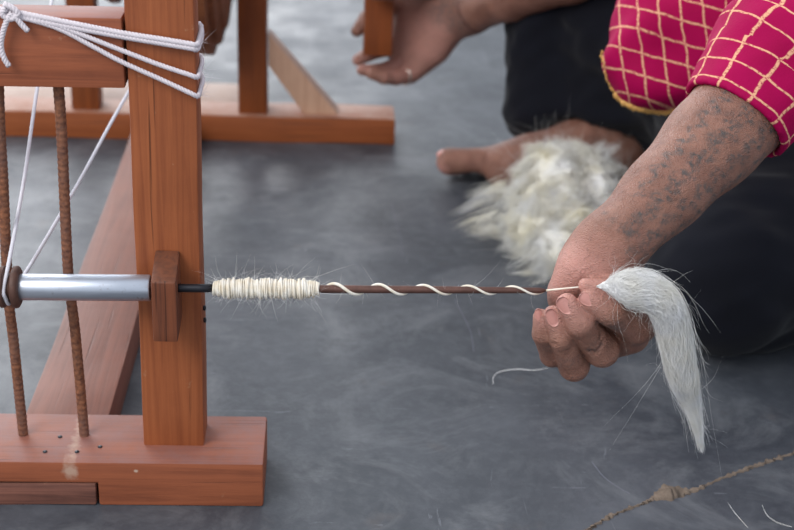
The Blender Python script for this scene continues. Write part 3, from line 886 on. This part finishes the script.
# ---- rest of the body (under the clothes and above the frame)
bodyp = [
    (PEL+V3(-0.02, -0.07, 0.01), PEL+V3(-0.02, 0.07, 0.01), 0.115, 0.115),
    (PEL, V3(0.75, 0.58, 0.30), 0.125, 0.115), (V3(0.75, 0.58, 0.30), CH, 0.115, 0.125),
    (CH+V3(0, -0.06, 0.03), CH+V3(0, 0.06, 0.03), 0.105, 0.105),
    (L_sh, R_sh, 0.055, 0.055), (CH, NK, 0.10, 0.050), (NK, HD+V3(0.01, 0, -0.05), 0.052, 0.050),
    (HD+V3(0.025, 0, 0.02), HD+V3(-0.01, 0, 0.02), 0.088, 0.082), (HD+V3(-0.02, 0, -0.02), HD+V3(-0.045, 0, -0.065), 0.064, 0.038),
    (HD+V3(-0.088, 0, 0.005), HD+V3(-0.108, 0, -0.028), 0.010, 0.014, 0.012),
    (HD+V3(0.01, -0.082, 0.0), HD+V3(0.005, -0.085, -0.025), 0.012, 0.009, 0.008), (HD+V3(0.01, 0.082, 0.0), HD+V3(0.005, 0.085, -0.025), 0.012, 0.009, 0.008),
    (HD+V3(-0.082, 0, -0.058), HD+V3(-0.078, 0, -0.060), 0.016, 0.016, 0.01),
    (L_sh, L_el, 0.052, 0.042), (L_el, L_fa+(L_el-L_fa)*0.3, 0.042, 0.034),
    (R_sh, R_el, 0.052, 0.042), (R_el, R_wr+(R_el-R_wr)*0.8, 0.042, 0.034),
    (PEL+V3(0, 0.08, 0), R_kn, 0.085, 0.058), (R_kn, R_an+V3(0, 0, 0.05), 0.056, 0.034),
    (PEL+V3(0, -0.08, -0.01), L_kn, 0.082, 0.056), (L_kn, L_an, 0.054, 0.034), (L_an, L_an+V3(0.09, 0.09, -0.022), 0.034, 0.024), (L_an+V3(0.02, 0.03, -0.02), L_an+V3(0.13, 0.10, -0.034), 0.028, 0.016),
]
fnB = body_fn(bodyp, 0.03, (), 0.01, [(HD+V3(-0.092, s_*0.032, 0.018), HD+V3(-0.092, s_*0.030, 0.018), 0.010, 0.010, 0.01) for s_ in (-1, 1)])
fnB2 = lambda P: np.maximum(fnB(P), 0.001-P[..., 2])
VB, QB = surface(fnB2, (0.36, 0.20, -0.01), (1.06, 0.90, 0.91), 0.0062, 0.03)

def stitch(parts):
    """join the pieces and tie each later piece to the first inside the sleeve or trouser leg"""
    V = [parts[0][0]]; Q = [parts[0][1]]; n = len(parts[0][0]); T = []
    for v, q, c in parts[1:]:
        i = int(np.argmin(((v-c)**2).sum(1))); j = int(np.argmin(((parts[0][0]-v[i])**2).sum(1)))
        fq = parts[0][1][(parts[0][1] == j).any(1)][0]; k = int(fq[(list(fq).index(j)+1) % 4])
        gq = q[(q == i).any(1)][0]; m = int(gq[(list(gq).index(i)+1) % 4])
        T.append([j, k, n+m, n+i])
        V.append(v); Q.append(q+n); n += len(v)
    return np.vstack(V), np.vstack(Q+[np.array(T)])
VV, QQ = stitch([(VB, QB), (VL, QL, clipL), (VR, QR, clipR), (VF, QF, R_an+V3(0, 0, 0.075))])

person = thing('person', 'person in crimson gold-checked top and black trousers sitting barefoot, drawing wool out by hand', 'person', (0.62, 0.55, 0.0))
body = mesh_obj('body', VV, QQ, M_skin, person, label='tattooed bare forearms, hands and one bare foot')
# tattoo and palm masks stay with the skin
def dist_poly(V, pts):
    d = np.full(len(V), 9.0)
    pts = [np.asarray(p) for p in pts]
    for a, b in zip(pts[:-1], pts[1:]):
        d = np.minimum(d, cone_d(V.astype(np.float32), a, b, 0, 0))
    return d
ax = (L_fa-L_wr); al = np.linalg.norm(ax); ax = ax/al
tc = (VV-L_wr)@ax
rad = VV-L_wr-tc[:, None]*ax
e1 = np.cross(ax, np.array([0, 1.0, 0])); e1 /= np.linalg.norm(e1); e2 = np.cross(ax, e1)
ang = np.arctan2(rad@e2, rad@e1)
rl = np.linalg.norm(rad, axis=1)
tat = np.zeros(len(VV))
on = (tc > -0.012) & (tc < 0.24) & (rl < 0.065) & (VV[:, 1] < 0.32)
fa = math.atan2(float(np.array([0, -1.0, 0])@e2), float(np.array([0, -1.0, 0])@e1))  # angle that faces the viewer
da = (ang-fa+np.pi) % (2*np.pi)-np.pi
def band(c0, w, f1, a1, t0_, t1_):
    m = np.exp(-((da-c0-a1*np.sin(tc*f1))/w)**4)
    return m*(tc > t0_)*(tc < t1_)
zig = np.zeros(len(VV))
for c0, w, f1, a1, t0_, t1_ in ((-0.42, 0.20, 260, 0.07, 0.0, 0.17), (0.12, 0.17, 310, 0.09, -0.01, 0.18), (0.62, 0.17, 350, 0.07, 0.01, 0.16), (-0.95, 0.12, 380, 0.1, 0.03, 0.2), (1.15, 0.14, 400, 0.1, 0.03, 0.2)):
    zig = np.maximum(zig, band(c0, w, f1, a1, t0_, t1_))
zig *= 0.7+0.3*np.sin(tc*620)*np.sin(da*9)
cuffp = np.exp(-((tc-0.178)/0.016)**4)*(np.abs(da) < 1.5)*(0.62+0.38*np.sin(da*14)*np.sin(tc*480))
wr = np.exp(-((tc-0.004)/0.007)**4)*0.5*(np.abs(da) < 1.4)*(0.6+0.4*np.sin(da*18))
tat[on] = np.maximum(np.maximum(zig, cuffp), wr)[on]
for (x, y, Yk, r_) in ((547, 343, 0.002, 0.0055), (568, 356, -0.002, 0.0065), (591, 342, -0.012, 0.0065), (613, 328, -0.020, 0.007), (603, 324, -0.022, 0.005)):
    dd = np.linalg.norm(VV-aty(x, y, Yk), axis=1)
    tat = np.maximum(tat, 0.62*np.clip(1.6-dd/r_/1.2, 0, 1))
for a, b, r_ in (((440, 14), (462, 22), 0.009), ((448, 2), (470, -4), 0.007), ((492, 6), (520, -8), 0.010), ((455, 12), (470, 8), 0.008)):
    dd = dist_poly(VV, [aty(*a, 0.925), aty(*b, 0.915)])
    tat = np.maximum(tat, 0.6*np.clip(1.5-dd/r_/2.0, 0, 1)*(VV[:, 1] > 0.82))
palm_m = np.zeros(len(VV))
for (x, y, Yk, r_, w) in ((563, 280, 0.0, 0.034, 1.0), (590, 275, 0.01, 0.030, 0.7), (587, 286, -0.01, 0.012, 0.8), (541, 315, -0.004, 0.011, 0.7), (553, 313, -0.012, 0.013, 0.8), (566, 303, -0.018, 0.014, 0.8), (590, 300, -0.018, 0.012, 0.5)):
    dd = np.linalg.norm(VV-aty(x, y, Yk), axis=1); palm_m = np.maximum(palm_m, w*np.clip(1.5-dd/r_, 0, 1))
for (x, y, Yk, r_, w) in ((425, 40, 0.93, 0.045, 0.6), (405, 72, 0.93, 0.035, 0.55), (362, 66, 0.93, 0.022, 0.5)):
    dd = np.linalg.norm(VV-aty(x, y, Yk), axis=1); palm_m = np.maximum(palm_m, w*np.clip(1.5-dd/r_, 0, 1))
dd = np.linalg.norm(VV-V3(0.205, 0.768, 0.020), axis=1); palm_m = np.maximum(palm_m, 0.9*np.clip(1.4-dd/0.014, 0, 1))
# end of masks
for nm, arr in (('tattoo', tat), ('palm', palm_m)):
    at_ = body.data.attributes.new(nm, 'FLOAT', 'POINT')
    at_.data.foreach_set('value', arr.astype(np.float32))

# fingernails: small domed plates set on the last joint
def nail(tip, base, out, w, l, name='fingernail'):
    t = tip-base; t /= np.linalg.norm(t); out = out-t*(out@t); out /= np.linalg.norm(out); sd = np.cross(t, out)
    V = []; nu, nv = 9, 7
    for i in range(nu):
        for j in range(nv):
            u = -1+2*i/(nu-1); v = -1+2*j/(nv-1)
            uu = u*math.sqrt(1-0.5*v*v*0.95); vv = v*math.sqrt(1-0.5*u*u*0.95)
            c = tip+t*vv*l*0.5+sd*uu*w*0.5
            dome = 1-0.9*uu*uu-0.20*max(0, v)**2
            V.append(c+out*(0.0024*dome-0.0013))
    m = len(V)
    V += [p-out*0.0016 for p in V]
    Fc = [[i*nv+j, (i+1)*nv+j, (i+1)*nv+j+1, i*nv+j+1] for i in range(nu-1) for j in range(nv-1)]
    Fc += [[a+m for a in q][::-1] for q in Fc]
    rim = [i*nv for i in range(nu)]+[(nu-1)*nv+j for j in range(1, nv)]+[i*nv+nv-1 for i in range(nu-2, -1, -1)]+[j for j in range(nv-2, 0, -1)]
    Fc += [[rim[k], rim[(k+1) % len(rim)], rim[(k+1) % len(rim)]+m, rim[k]+m] for k in range(len(rim))]
    me = mesh_obj(name, np.array(V), Fc, M_nail, body)
    return me
def on_surf(fn, p, dirv):
    """walk from inside point p along dirv until outside"""
    dirv = dirv/np.linalg.norm(dirv)
    for k in range(200):
        q = p+dirv*k*0.0002
        if fn(q[None].astype(np.float32))[0] > 0: return q
    return p
for (tx, ty, Yt), (bx, by_, Yb), w, l in (((539.5, 317, 0.002), (542, 334, 0.0), 0.0070, 0.0120), ((553.5, 320, -0.006), (560, 337, -0.008), 0.0098, 0.0165), ((566, 308, -0.012), (577, 322, -0.014), 0.0112, 0.0165), ((588, 301.5, -0.012), (606, 311, -0.014), 0.0100, 0.0140)):
    tp = aty(tx, ty, Yt); bp = aty(bx, by_, Yb)
    out = CAM-tp; out = out/np.linalg.norm(out)+np.array([-0.15, 0, 0.25]); out /= np.linalg.norm(out)
    q = on_surf(fnL, tp, out)
    nail(q, q+(bp-tp), out, w, l)
q = on_surf(fnF, V3(0.222, 0.777, 0.0235), V3(-0.55, 0.1, 0.75))
nail(q, q+V3(0.02, 0, 0.014), V3(-0.45, -0.25, 0.8), 0.013, 0.012, 'toenail')

# ---- trousers
def folds(P, amp, fr, ph=0.0):
    x, y, z = P[..., 0]*fr, P[..., 1]*fr, P[..., 2]*fr
    return amp*(np.sin(x*1.0+1.7*np.sin(z*0.9+ph)+y*0.6)+0.6*np.sin(z*1.9-x*1.3+1.2*np.sin(y*1.4+ph))+0.4*np.sin(y*2.7+z*1.1+x*0.5+ph))
hemz = R_an+V3(-0.004, -0.01, 0.0)
trp = [
    (PEL+V3(-0.02, -0.09, 0.0), PEL+V3(-0.02, 0.09, 0.0), 0.145, 0.145),
    (PEL+V3(-0.02, 0.08, 0.02), R_kn, 0.12, 0.092), (R_kn, V3(0.382, 0.90, 0.22), 0.088, 0.082), (V3(0.382, 0.90, 0.22), V3(0.380, 0.875, 0.100), 0.082, 0.078),
    (R_kn, R_an+V3(0.0, 0.0, 0.13), 0.098, 0.074), (R_an+V3(0.0, 0.0, 0.13), R_an+V3(0.02, 0, 0.075), 0.074, 0.062), (V3(0.50, 0.80, 0.30), V3(0.50, 0.72, 0.20), 0.08, 0.08),
    (V3(0.51, 0.87, 0.30), V3(0.50, 0.80, 0.115), 0.085, 0.070), (V3(0.43, 0.86, 0.20), V3(0.44, 0.82, 0.130), 0.07, 0.062),
    (PEL+V3(0, -0.08, 0.0), L_kn+V3(0, 0, 0.015), 0.12, 0.086), (L_kn+V3(0, -0.0, 0.008), L_an, 0.084, 0.066),
    (V3(0.60, 0.72, 0.11), V3(0.56, 0.44, 0.10), 0.115, 0.10), (V3(0.66, 0.60, 0.2), V3(0.60, 0.50, 0.14), 0.13, 0.11),
    (V3(0.56, 0.72, 0.24), V3(0.56, 0.55, 0.16), 0.11, 0.10),
]
fnT0 = body_fn(trp, 0.03)
fnBody = body_fn(footb, 0.022)
def fnT(P):
    d = fnT0(P)+folds(P, 0.0042, 26.0, 0.4)+folds(P, 0.0016, 75.0, 1.1)
    d = np.maximum(d, 0.0015-P[..., 2])
    # leg opening above the bare foot
    open_ = cone_d(P, V3(0.30, 0.80, 0.012), V3(0.45, 0.79, 0.0), 0.054, 0.048)
    d = -smin(-d, open_, 0.008)
    return np.maximum(d, 0.004-fnBody(P))
VT, QT = surface(fnT, (0.28, 0.16, -0.01), (1.05, 1.0, 0.54), 0.0052, 0.03)
mesh_obj('trousers', VT, QT, M_trousers, person, label='loose black cotton trousers')

# ---- kurta: torso, hanging hem and sleeves
elb = L_el
sl_pts = [L_fa-nL*0.010, L_fa+(L_el-L_fa)*0.5, L_el+V3(0.012, 0, 0.004), L_el+(L_sh-L_el)*0.45, L_sh]
sl_r = [0.0512, 0.054, 0.066, 0.078, 0.082]
slR = [R_el+(R_wr-R_el)*0.05+V3(0.03, 0, 0.02), R_el+(R_sh-R_el)*0.5, R_sh]
LOB_a, LOB_b = V3(0.462, 0.47, 0.305), V3(0.60, 0.50, 0.42)
kt = [
    (V3(0.77, 0.59, 0.26), CH, 0.162, 0.150), (CH+V3(0, -0.06, 0.03), CH+V3(0, 0.06, 0.03), 0.125, 0.125), (L_sh, R_sh, 0.068, 0.068), (CH, NK+V3(0, 0, -0.03), 0.12, 0.056),
    (LOB_a, LOB_b, 0.092, 0.13), (aty(649, 66, 0.42), aty(700, 68, 0.42), 0.0435, 0.0435), (aty(651, 20, 0.44), aty(700, 20, 0.44), 0.043, 0.043), (V3(0.492, 0.53, 0.335), V3(0.62, 0.56, 0.42), 0.098, 0.13),
]
fnK1 = body_fn(kt, 0.03)
fnK2 = body_fn(chain(sl_pts, sl_r), 0.02); fnK3 = body_fn(chain(slR, [0.062, 0.076, 0.080]), 0.02)
def fnK(P):
    d1 = fnK1(P)+folds(P, 0.0034, 40.0, 2.0)
    hem = 0.262+0.05*np.clip((P[..., 0]-0.60)/0.2, 0, 1)-P[..., 2]-0.004*np.sin(P[..., 0]*60)-0.002
    d1 = np.maximum(d1, hem*0.0-1)
    d2 = fnK2(P)+folds(P, 0.0018, 48.0, 0.2)*np.clip(((P-sl_pts[0].astype(np.float32))@nL.astype(np.float32))*30, 0.1, 1.6)
    t_ = (P-sl_pts[0].astype(np.float32))@nL.astype(np.float32)
    d2 = np.maximum(d2, -t_)
    # hollow mouth of the sleeve
    bore = np.maximum(cone_d(P, L_fa-nL*0.06, L_fa+nL*0.01, 0.0455, 0.0458), t_-0.02)
    d2 = np.maximum(d2, -bore)
    d3 = fnK3(P)+folds(P, 0.0022, 48.0, 0.9)
    d = np.minimum(smin(d1, d3, 0.02), d2)
    m = P[..., 0] > 0.60
    return np.where(m, smin(smin(d1, d3, 0.02), d2, 0.03), d)
VK, QK = surface(fnK, (0.34, 0.06, 0.20), (0.92, 0.92, 0.72), 0.0031, 0.02)
kurta = mesh_obj('kurta', VK, QK, M_kurta, person, label='crimson top with gold checks')
# woven check follows the cloth: along and around the sleeve, straight on the body
s_ax = np.array(sl_pts)
best = np.full(len(VK), 9.0); su = np.zeros(len(VK)); sv = np.zeros(len(VK)); acc = 0.0
e_ref = np.array([0, -1.0, 0.0])
for i in range(len(s_ax)-1):
    a, b = s_ax[i], s_ax[i+1]; ab = b-a; Ls = np.linalg.norm(ab); tt = np.clip((VK-a)@ab/Ls**2, 0, 1)
    q = VK-a-tt[:, None]*ab; dq = np.linalg.norm(q, axis=1)
    n1 = e_ref-ab*(e_ref@ab)/Ls**2; n1 /= np.linalg.norm(n1); n2 = np.cross(ab/Ls, n1)
    an = np.arctan2(q@n2, q@n1); m = dq < best
    best[m] = dq[m]; su[m] = (acc+tt*Ls)[m]/0.0185; sv[m] = (an*0.055)[m]/0.033
    acc += Ls
dS = fnK2(VK.astype(np.float32)); dB = fnK1(VK.astype(np.float32))
sleeve = dS < dB
wx = VK[:, 0]*0.96+VK[:, 2]*0.28-0.3*VK[:, 1]; wz = VK[:, 2]*0.96+VK[:, 0]*0.30+0.35*VK[:, 1]
uvx = np.where(sleeve, su, wx/0.0235); uvy = np.where(sleeve, sv+0.15, wz/0.0235)
uvl = kurta.data.uv_layers.new(name='UVMap')
li = QK.ravel()
uvl.data.foreach_set('uv', np.stack([uvx[li], uvy[li]], 1).astype(np.float32).ravel())

# gold trim along the hanging hem
trim = []
hp = catmull([(602, 52, 0), (604, 68, 0), (609, 84, 0), (618, 97, 0), (632, 106, 0), (650, 110, 0), (668, 111, 0), (684, 108, 0), (704, 100, 0)], 5)[:, :2]
hw3 = []
for x, y in hp:
    v = _ray(x, y); o_ = None; best_d = 9
    for k in range(400):
        q = CAM+v*(1.25+k*0.003)
        q1 = q[None].astype(np.float32); dd = float((fnK1(q1)+folds(q1, 0.0034, 40.0, 2.0))[0])
        if dd < best_d: best_d = dd; o_ = q
        if dd < 0: break
    hw3.append(o_-v/np.linalg.norm(v)*0.0025)
hw3 = np.array(hw3)
for i in range(len(hw3)-1):
    for k in range(1 if i < 14 else 2):
        c = hw3[i]+(hw3[i+1]-hw3[i])*(k/2)
        r0 = 0.0016 if i < 14 else 0.0030
        c = c+np.array([RNG.normal(0, 0.0004), -0.0005, RNG.normal(0, 0.0006)])
        trim.append(tube(np.array([c+V3(0, 0, r0*1.3), c+V3(0, 0, r0*0.7), c, c-V3(0, 0, r0*0.7), c-V3(0.0003, 0, r0*1.4)]), [r0*0.3, r0*0.85, r0, r0*0.8, r0*0.25], 8))
V, Fc = join(trim)
mesh_obj('hem_trim', V, Fc, M_gold, kurta, label='small gold beads along the hem', kind='stuff')

# ---- worn things
def ring(name, c, axis, r, tr, mat, sides=36):
    axis = axis/np.linalg.norm(axis); n1 = np.cross(axis, [0, 0, 1.0]); n1 /= np.linalg.norm(n1); n2 = np.cross(axis, n1)
    V = []; Fc = []; ms = 8
    for i in range(sides):
        a = 2*np.pi*i/sides; rd = math.cos(a)*n1+math.sin(a)*n2
        for j in range(ms):
            b = 2*np.pi*j/ms; V.append(c+rd*(r+tr*math.cos(b))+axis*tr*math.sin(b))
    for i in range(sides):
        for j in range(ms):
            Fc.append([i*ms+j, ((i+1) % sides)*ms+j, ((i+1) % sides)*ms+(j+1) % ms, i*ms+(j+1) % ms])
    return mesh_obj(name, V, Fc, mat, person)
ring('wrist_string', R_wr+nR*0.012, nR+V3(0.15, 0, 0.1), 0.0325, 0.0013, M_string)['label'] = 'dark thin string round the far wrist'
for a_, b_, r_ in ((rf[3][0][0], rf[3][0][1], 0.0128), (rf[4][0][1], rf[4][1][1], 0.0128)):
    ring('finger_ring', a_+(b_-a_)*0.45, b_-a_, r_, 0.0014, M_silver)

# ------------------------------------------------------------ wool roving held in the hand
rv_t = thing('wool_roving', 'soft white wool roving pinched in the near hand, its tapering end hanging down', 'wool', tuple(aty(650, 290, -0.01)))
rc = [(596, 286.5, -0.013, 0.0005), (607, 286, -0.015, 0.0036), (617, 286, -0.016, 0.0100), (630, 287, -0.020, 0.0148), (648, 291, -0.022, 0.0152), (664, 303, -0.022, 0.0146), (673, 327, -0.020, 0.0136), (678, 355, -0.018, 0.0132), (684, 380, -0.014, 0.0118), (691, 402, -0.010, 0.0066), (697, 425, -0.008, 0.0030), (702, 452, -0.004, 0.0006)]
rp = catmull([aty(x, y, Yk) for x, y, Yk, r in rc], 8)
tt = np.linspace(0, 1, len(rp))
rr_ = np.interp(tt, np.linspace(0, 1, len(rc)), [r for *_, r in rc])
V, Fc = tube(rp, rr_*0.74, 20)
V = np.asarray(V); V = V+0.0009*np.sin(V[:, [2, 0, 1]]*900)+0.0009*np.sin(V[:, [1, 2, 0]]*430)
mesh_obj('roving_core', V, Fc, M_wool, rv_t)
T, Nn, Bb = frames(rp)
def guide_strands(n, S, lo, hi, lmin, lmax, rscale, wr_, jitter, flare=0.0):
    t0 = lo+(hi-lo)*RNG.random(n); ln = lmin+(lmax-lmin)*RNG.random(n); t1 = np.minimum(t0+ln, 0.84+0.16*RNG.random(n)); t1 = np.maximum(t1, t0+0.02)
    s = np.linspace(0, 1, S); t = t0[:, None]+(t1-t0)[:, None]*s
    k = t*(len(rp)-1)
    ip = lambda A: np.stack([np.interp(k.ravel(), np.arange(len(rp)), A[:, i]).reshape(k.shape) for i in range(3)], -1)
    C = ip(rp); NN = ip(Nn); BB = ip(Bb); Rr = np.interp(k.ravel(), np.arange(len(rp)), rr_).reshape(k.shape)
    a = RNG.random(n)*2*np.pi; da_ = RNG.normal(0, 0.5, n)
    aa = a[:, None]+da_[:, None]*s+0.25*np.sin(s*9+a[:, None]*5)
    q = (rscale[0]+(rscale[1]-rscale[0])*RNG.random(n))[:, None]
    fl = 1+flare*(s[None]**2)*RNG.random(n)[:, None]
    P = C+(np.cos(aa)[..., None]*NN+np.sin(aa)[..., None]*BB)*(Rr*q*fl)[..., None]
    P = P+RNG.normal(0, jitter, (n, 1, 3))*s[None, :, None]
    w = wr_*(0.25+np.sin(np.pi*np.clip(s, 0.02, 0.98)))[None]*np.ones((n, 1))
    return P, w
P, w = guide_strands(6500, 12, 0.0, 0.88, 0.14, 0.34, (0.74, 1.06), 0.00017, 0.0013)
V, Fq = strands(P, w); mesh_obj('wool_fibres', V, Fq, M_wool, rv_t, kind='stuff')
P, w = guide_strands(260, 12, 0.02, 0.90, 0.10, 0.30, (0.9, 1.1), 0.00008, 0.0050, 0.9)
V, Fq = strands(P, w); mesh_obj('stray_fibres', V, Fq, M_wool, rv_t, kind='stuff')
# long curly hairs standing away
n = 46; S2 = 16; s2 = np.linspace(0, 1, S2)
i0 = RNG.integers(6, len(rp)-6, n); a = RNG.random(n)*2*np.pi
st = rp[i0]+(np.cos(a)[:, None]*Nn[i0]+np.sin(a)[:, None]*Bb[i0])*rr_[i0][:, None]*0.8
dv = (np.cos(a)[:, None]*Nn[i0]+np.sin(a)[:, None]*Bb[i0])*0.8+T[i0]*RNG.normal(0.3, 0.5, n)[:, None]
ln = 0.014+0.030*RNG.random(n)
cv = RNG.normal(0, 0.7, (n, 3)); cv[:, 2] -= 0.5
P = st[:, None]+dv[:, None]*(ln[:, None]*s2)[..., None]+cv[:, None]*(ln[:, None]*s2**2)[..., None]+0.0012*np.sin(s2*8+a[:, None])[..., None]*np.ones(3)
V, Fq = strands(P, np.full((n, S2), 0.00009)*(1.15-s2)[None])
mesh_obj('stray_fibres', V, Fq, M_wool, rv_t, kind='stuff')

# ------------------------------------------------------------ fleece pile on the floor
fp = thing('fleece_pile', 'fluffy heap of cream raw fleece on the floor beside the bare foot', 'wool', (0.35, 0.60, 0.0))
lumps = [(V3(0.345, 0.655, 0.060), 0.042), (V3(0.365, 0.665, 0.058), 0.044), (V3(0.332, 0.62, 0.042), 0.038), (V3(0.345, 0.60, 0.045), 0.045), (V3(0.39, 0.615, 0.045), 0.042),
         (V3(0.312, 0.575, 0.030), 0.030), (V3(0.325, 0.545, 0.032), 0.034), (V3(0.365, 0.54, 0.034), 0.036), (V3(0.335, 0.495, 0.020), 0.020), (V3(0.352, 0.515, 0.026), 0.026), (V3(0.400, 0.655, 0.055), 0.034)]
def fnP(P):
    d = None
    for c, r in lumps:
        e = cone_d(P, c, c+1e-4, r*0.84, r*0.84); d = e if d is None else smin(d, e, 0.022)
    d = d+folds(P, 0.0028, 110.0, 0.5)+folds(P, 0.0016, 260.0, 1.5)
    return np.maximum(d, 0.0008-P[..., 2])
Vp, Qp = surface(fnP, (0.22, 0.44, -0.004), (0.47, 0.72, 0.13), 0.0032, 0.014)
mesh_obj('fleece_core', Vp, Qp, M_fleece, fp)
# locks: bundles of parallel fibres with a shared curl, rooted all over the heap
nl = 420; per = 30; S3 = 10; s3 = np.linspace(0, 1, S3)
ri = RNG.integers(0, len(Vp), nl); root = Vp[ri]
cen = V3(0.345, 0.60, 0.02)
outw = root-cen; outw[:, 2] *= 1.2; outw /= np.linalg.norm(outw, axis=1)[:, None]+1e-9
flow = np.stack([-0.9*np.ones(nl), -0.25*np.ones(nl), -0.25*np.ones(nl)], 1)+RNG.normal(0, 0.75, (nl, 3))
flow = flow-outw*(flow*outw).sum(1)[:, None]; dirl = outw*0.14+flow*0.8; dirl /= np.linalg.norm(dirl, axis=1)[:, None]
# stay close to the heap: take out most of the outward part
lnl = (0.018+0.030*RNG.random(nl))*np.where(root[:, 1] > 0.64, 0.7, 1.0)
curl = RNG.normal(0, 0.5, (nl, 3)); curl[:, 2] -= 0.25
extra_root = [V3(0.285, 0.655, 0.045), V3(0.285, 0.650, 0.040), V3(0.268, 0.60, 0.03), V3(0.268, 0.59, 0.022), V3(0.30, 0.55, 0.02), V3(0.31, 0.52, 0.02), V3(0.32, 0.69, 0.06), V3(0.33, 0.68, 0.08), V3(0.395, 0.68, 0.07), V3(0.405, 0.68, 0.085), V3(0.41, 0.66, 0.09), V3(0.28, 0.64, 0.05), V3(0.27, 0.57, 0.02), V3(0.33, 0.49, 0.012)]
extra_dir = [V3(-1, 0.06, -0.62), V3(-1, -0.04, -0.5), V3(-1, 0.0, -0.35), V3(-1, -0.25, -0.2), V3(-0.8, -0.5, -0.2), V3(-0.6, -0.7, 0), V3(-0.75, -0.2, -0.6), V3(-0.9, 0.1, 0.2), V3(0.2, 0.2, 0.8), V3(0.5, 0.1, 0.8), V3(0.7, 0, 0.6), V3(-1, 0.1, -0.3), V3(-1, -0.5, 0), V3(-0.5, -0.8, -0.1)]
extra_len = [0.085, 0.070, 0.062, 0.05, 0.045, 0.04, 0.045, 0.030, 0.024, 0.024, 0.028, 0.055, 0.05, 0.045]
root = np.vstack([root]+[e[None] for e in extra_root]); dirl = np.vstack([dirl]+[(e/np.linalg.norm(e))[None] for e in extra_dir])
lnl = np.r_[lnl, extra_len]; curl = np.vstack([curl, np.zeros((len(extra_len), 3))]); nl = len(root)
sp_r = RNG.normal(0, 1, (nl, per, 3))*0.0046
ph = RNG.random((nl, 1, 1))*6
fl_ = 0.55+0.45*RNG.random((nl, per, 1))
C = root[:, None, None]+dirl[:, None, None]*(lnl[:, None, None]*fl_*s3)[..., None]+curl[:, None, None]*(lnl[:, None, None]*0.5*s3**2)[..., None]
C = C+sp_r[:, :, None]*(1.0-0.45*s3)[None, None, :, None]+0.0011*np.sin(s3*10+ph)[..., None]*np.array([0.3, 1, 1.0])+RNG.normal(0, 0.0010, (nl, per, 1, 3))*s3[None, None, :, None]
P = C.reshape(nl*per, S3, 3); P[..., 2] = np.maximum(P[..., 2], 0.0007)
V, Fq = strands(P, (0.00036*(1.12-s3))[None]*np.ones((nl*per, 1)))
mesh_obj('fleece_locks', V, Fq, M_fleece, fp, kind='stuff')
n = 1900; ri = RNG.integers(0, len(Vp), n); r0 = Vp[ri]; dv = (r0-cen); dv /= np.linalg.norm(dv, axis=1)[:, None]; dv = dv*0.6+RNG.normal(0, 0.7, (n, 3))
ln = 0.010+0.022*RNG.random(n)
P = r0[:, None]+dv[:, None]*(ln[:, None]*s3)[..., None]+RNG.normal(0, 0.6, (n, 3))[:, None]*(ln[:, None]*s3**2)[..., None]
P[..., 2] = np.maximum(P[..., 2], 0.0006)
V, Fq = strands(P, (0.00016*(1.12-s3))[None]*np.ones((n, 1)))
mesh_obj('stray_fibres', V, Fq, M_wool, fp, kind='stuff')

# ------------------------------------------------------------ single loose wisps on the floor
def wisp(pts, r, label, n_h=3, z=0.0012):
    P0 = catmull([atz(x, y, z) for x, y in pts], 8)
    parts = []
    for k in range(n_h):
        o_ = RNG.normal(0, 0.0008, 3); o_[2] = abs(o_[2])*0.3
        parts.append(tube(P0+o_*np.sin(np.linspace(0, 3, len(P0)))[:, None], r*(1-0.2*k), 5))
    V, Fc = join(parts)
    c = P0.mean(0); c[2] = 0
    return tag(mesh_obj('wool_wisp', V, Fc, M_wool, None, off=tuple(c)), label, 'wool wisp')
wisp([(493, 384), (494, 376), (502, 371), (518, 369), (534, 370), (548, 368)], 0.00022, 'curled white wool hair on the floor just left of the lowest fingers')
wisp([(762, 505), (768, 516), (778, 523), (792, 527)], 0.00011, 'faint curled wool hair near the lower right corner below the crack', 2)
wisp([(728, 503), (734, 512), (741, 520), (748, 528)], 0.0001, 'short wool hair below the crack, left of the corner curl', 2)
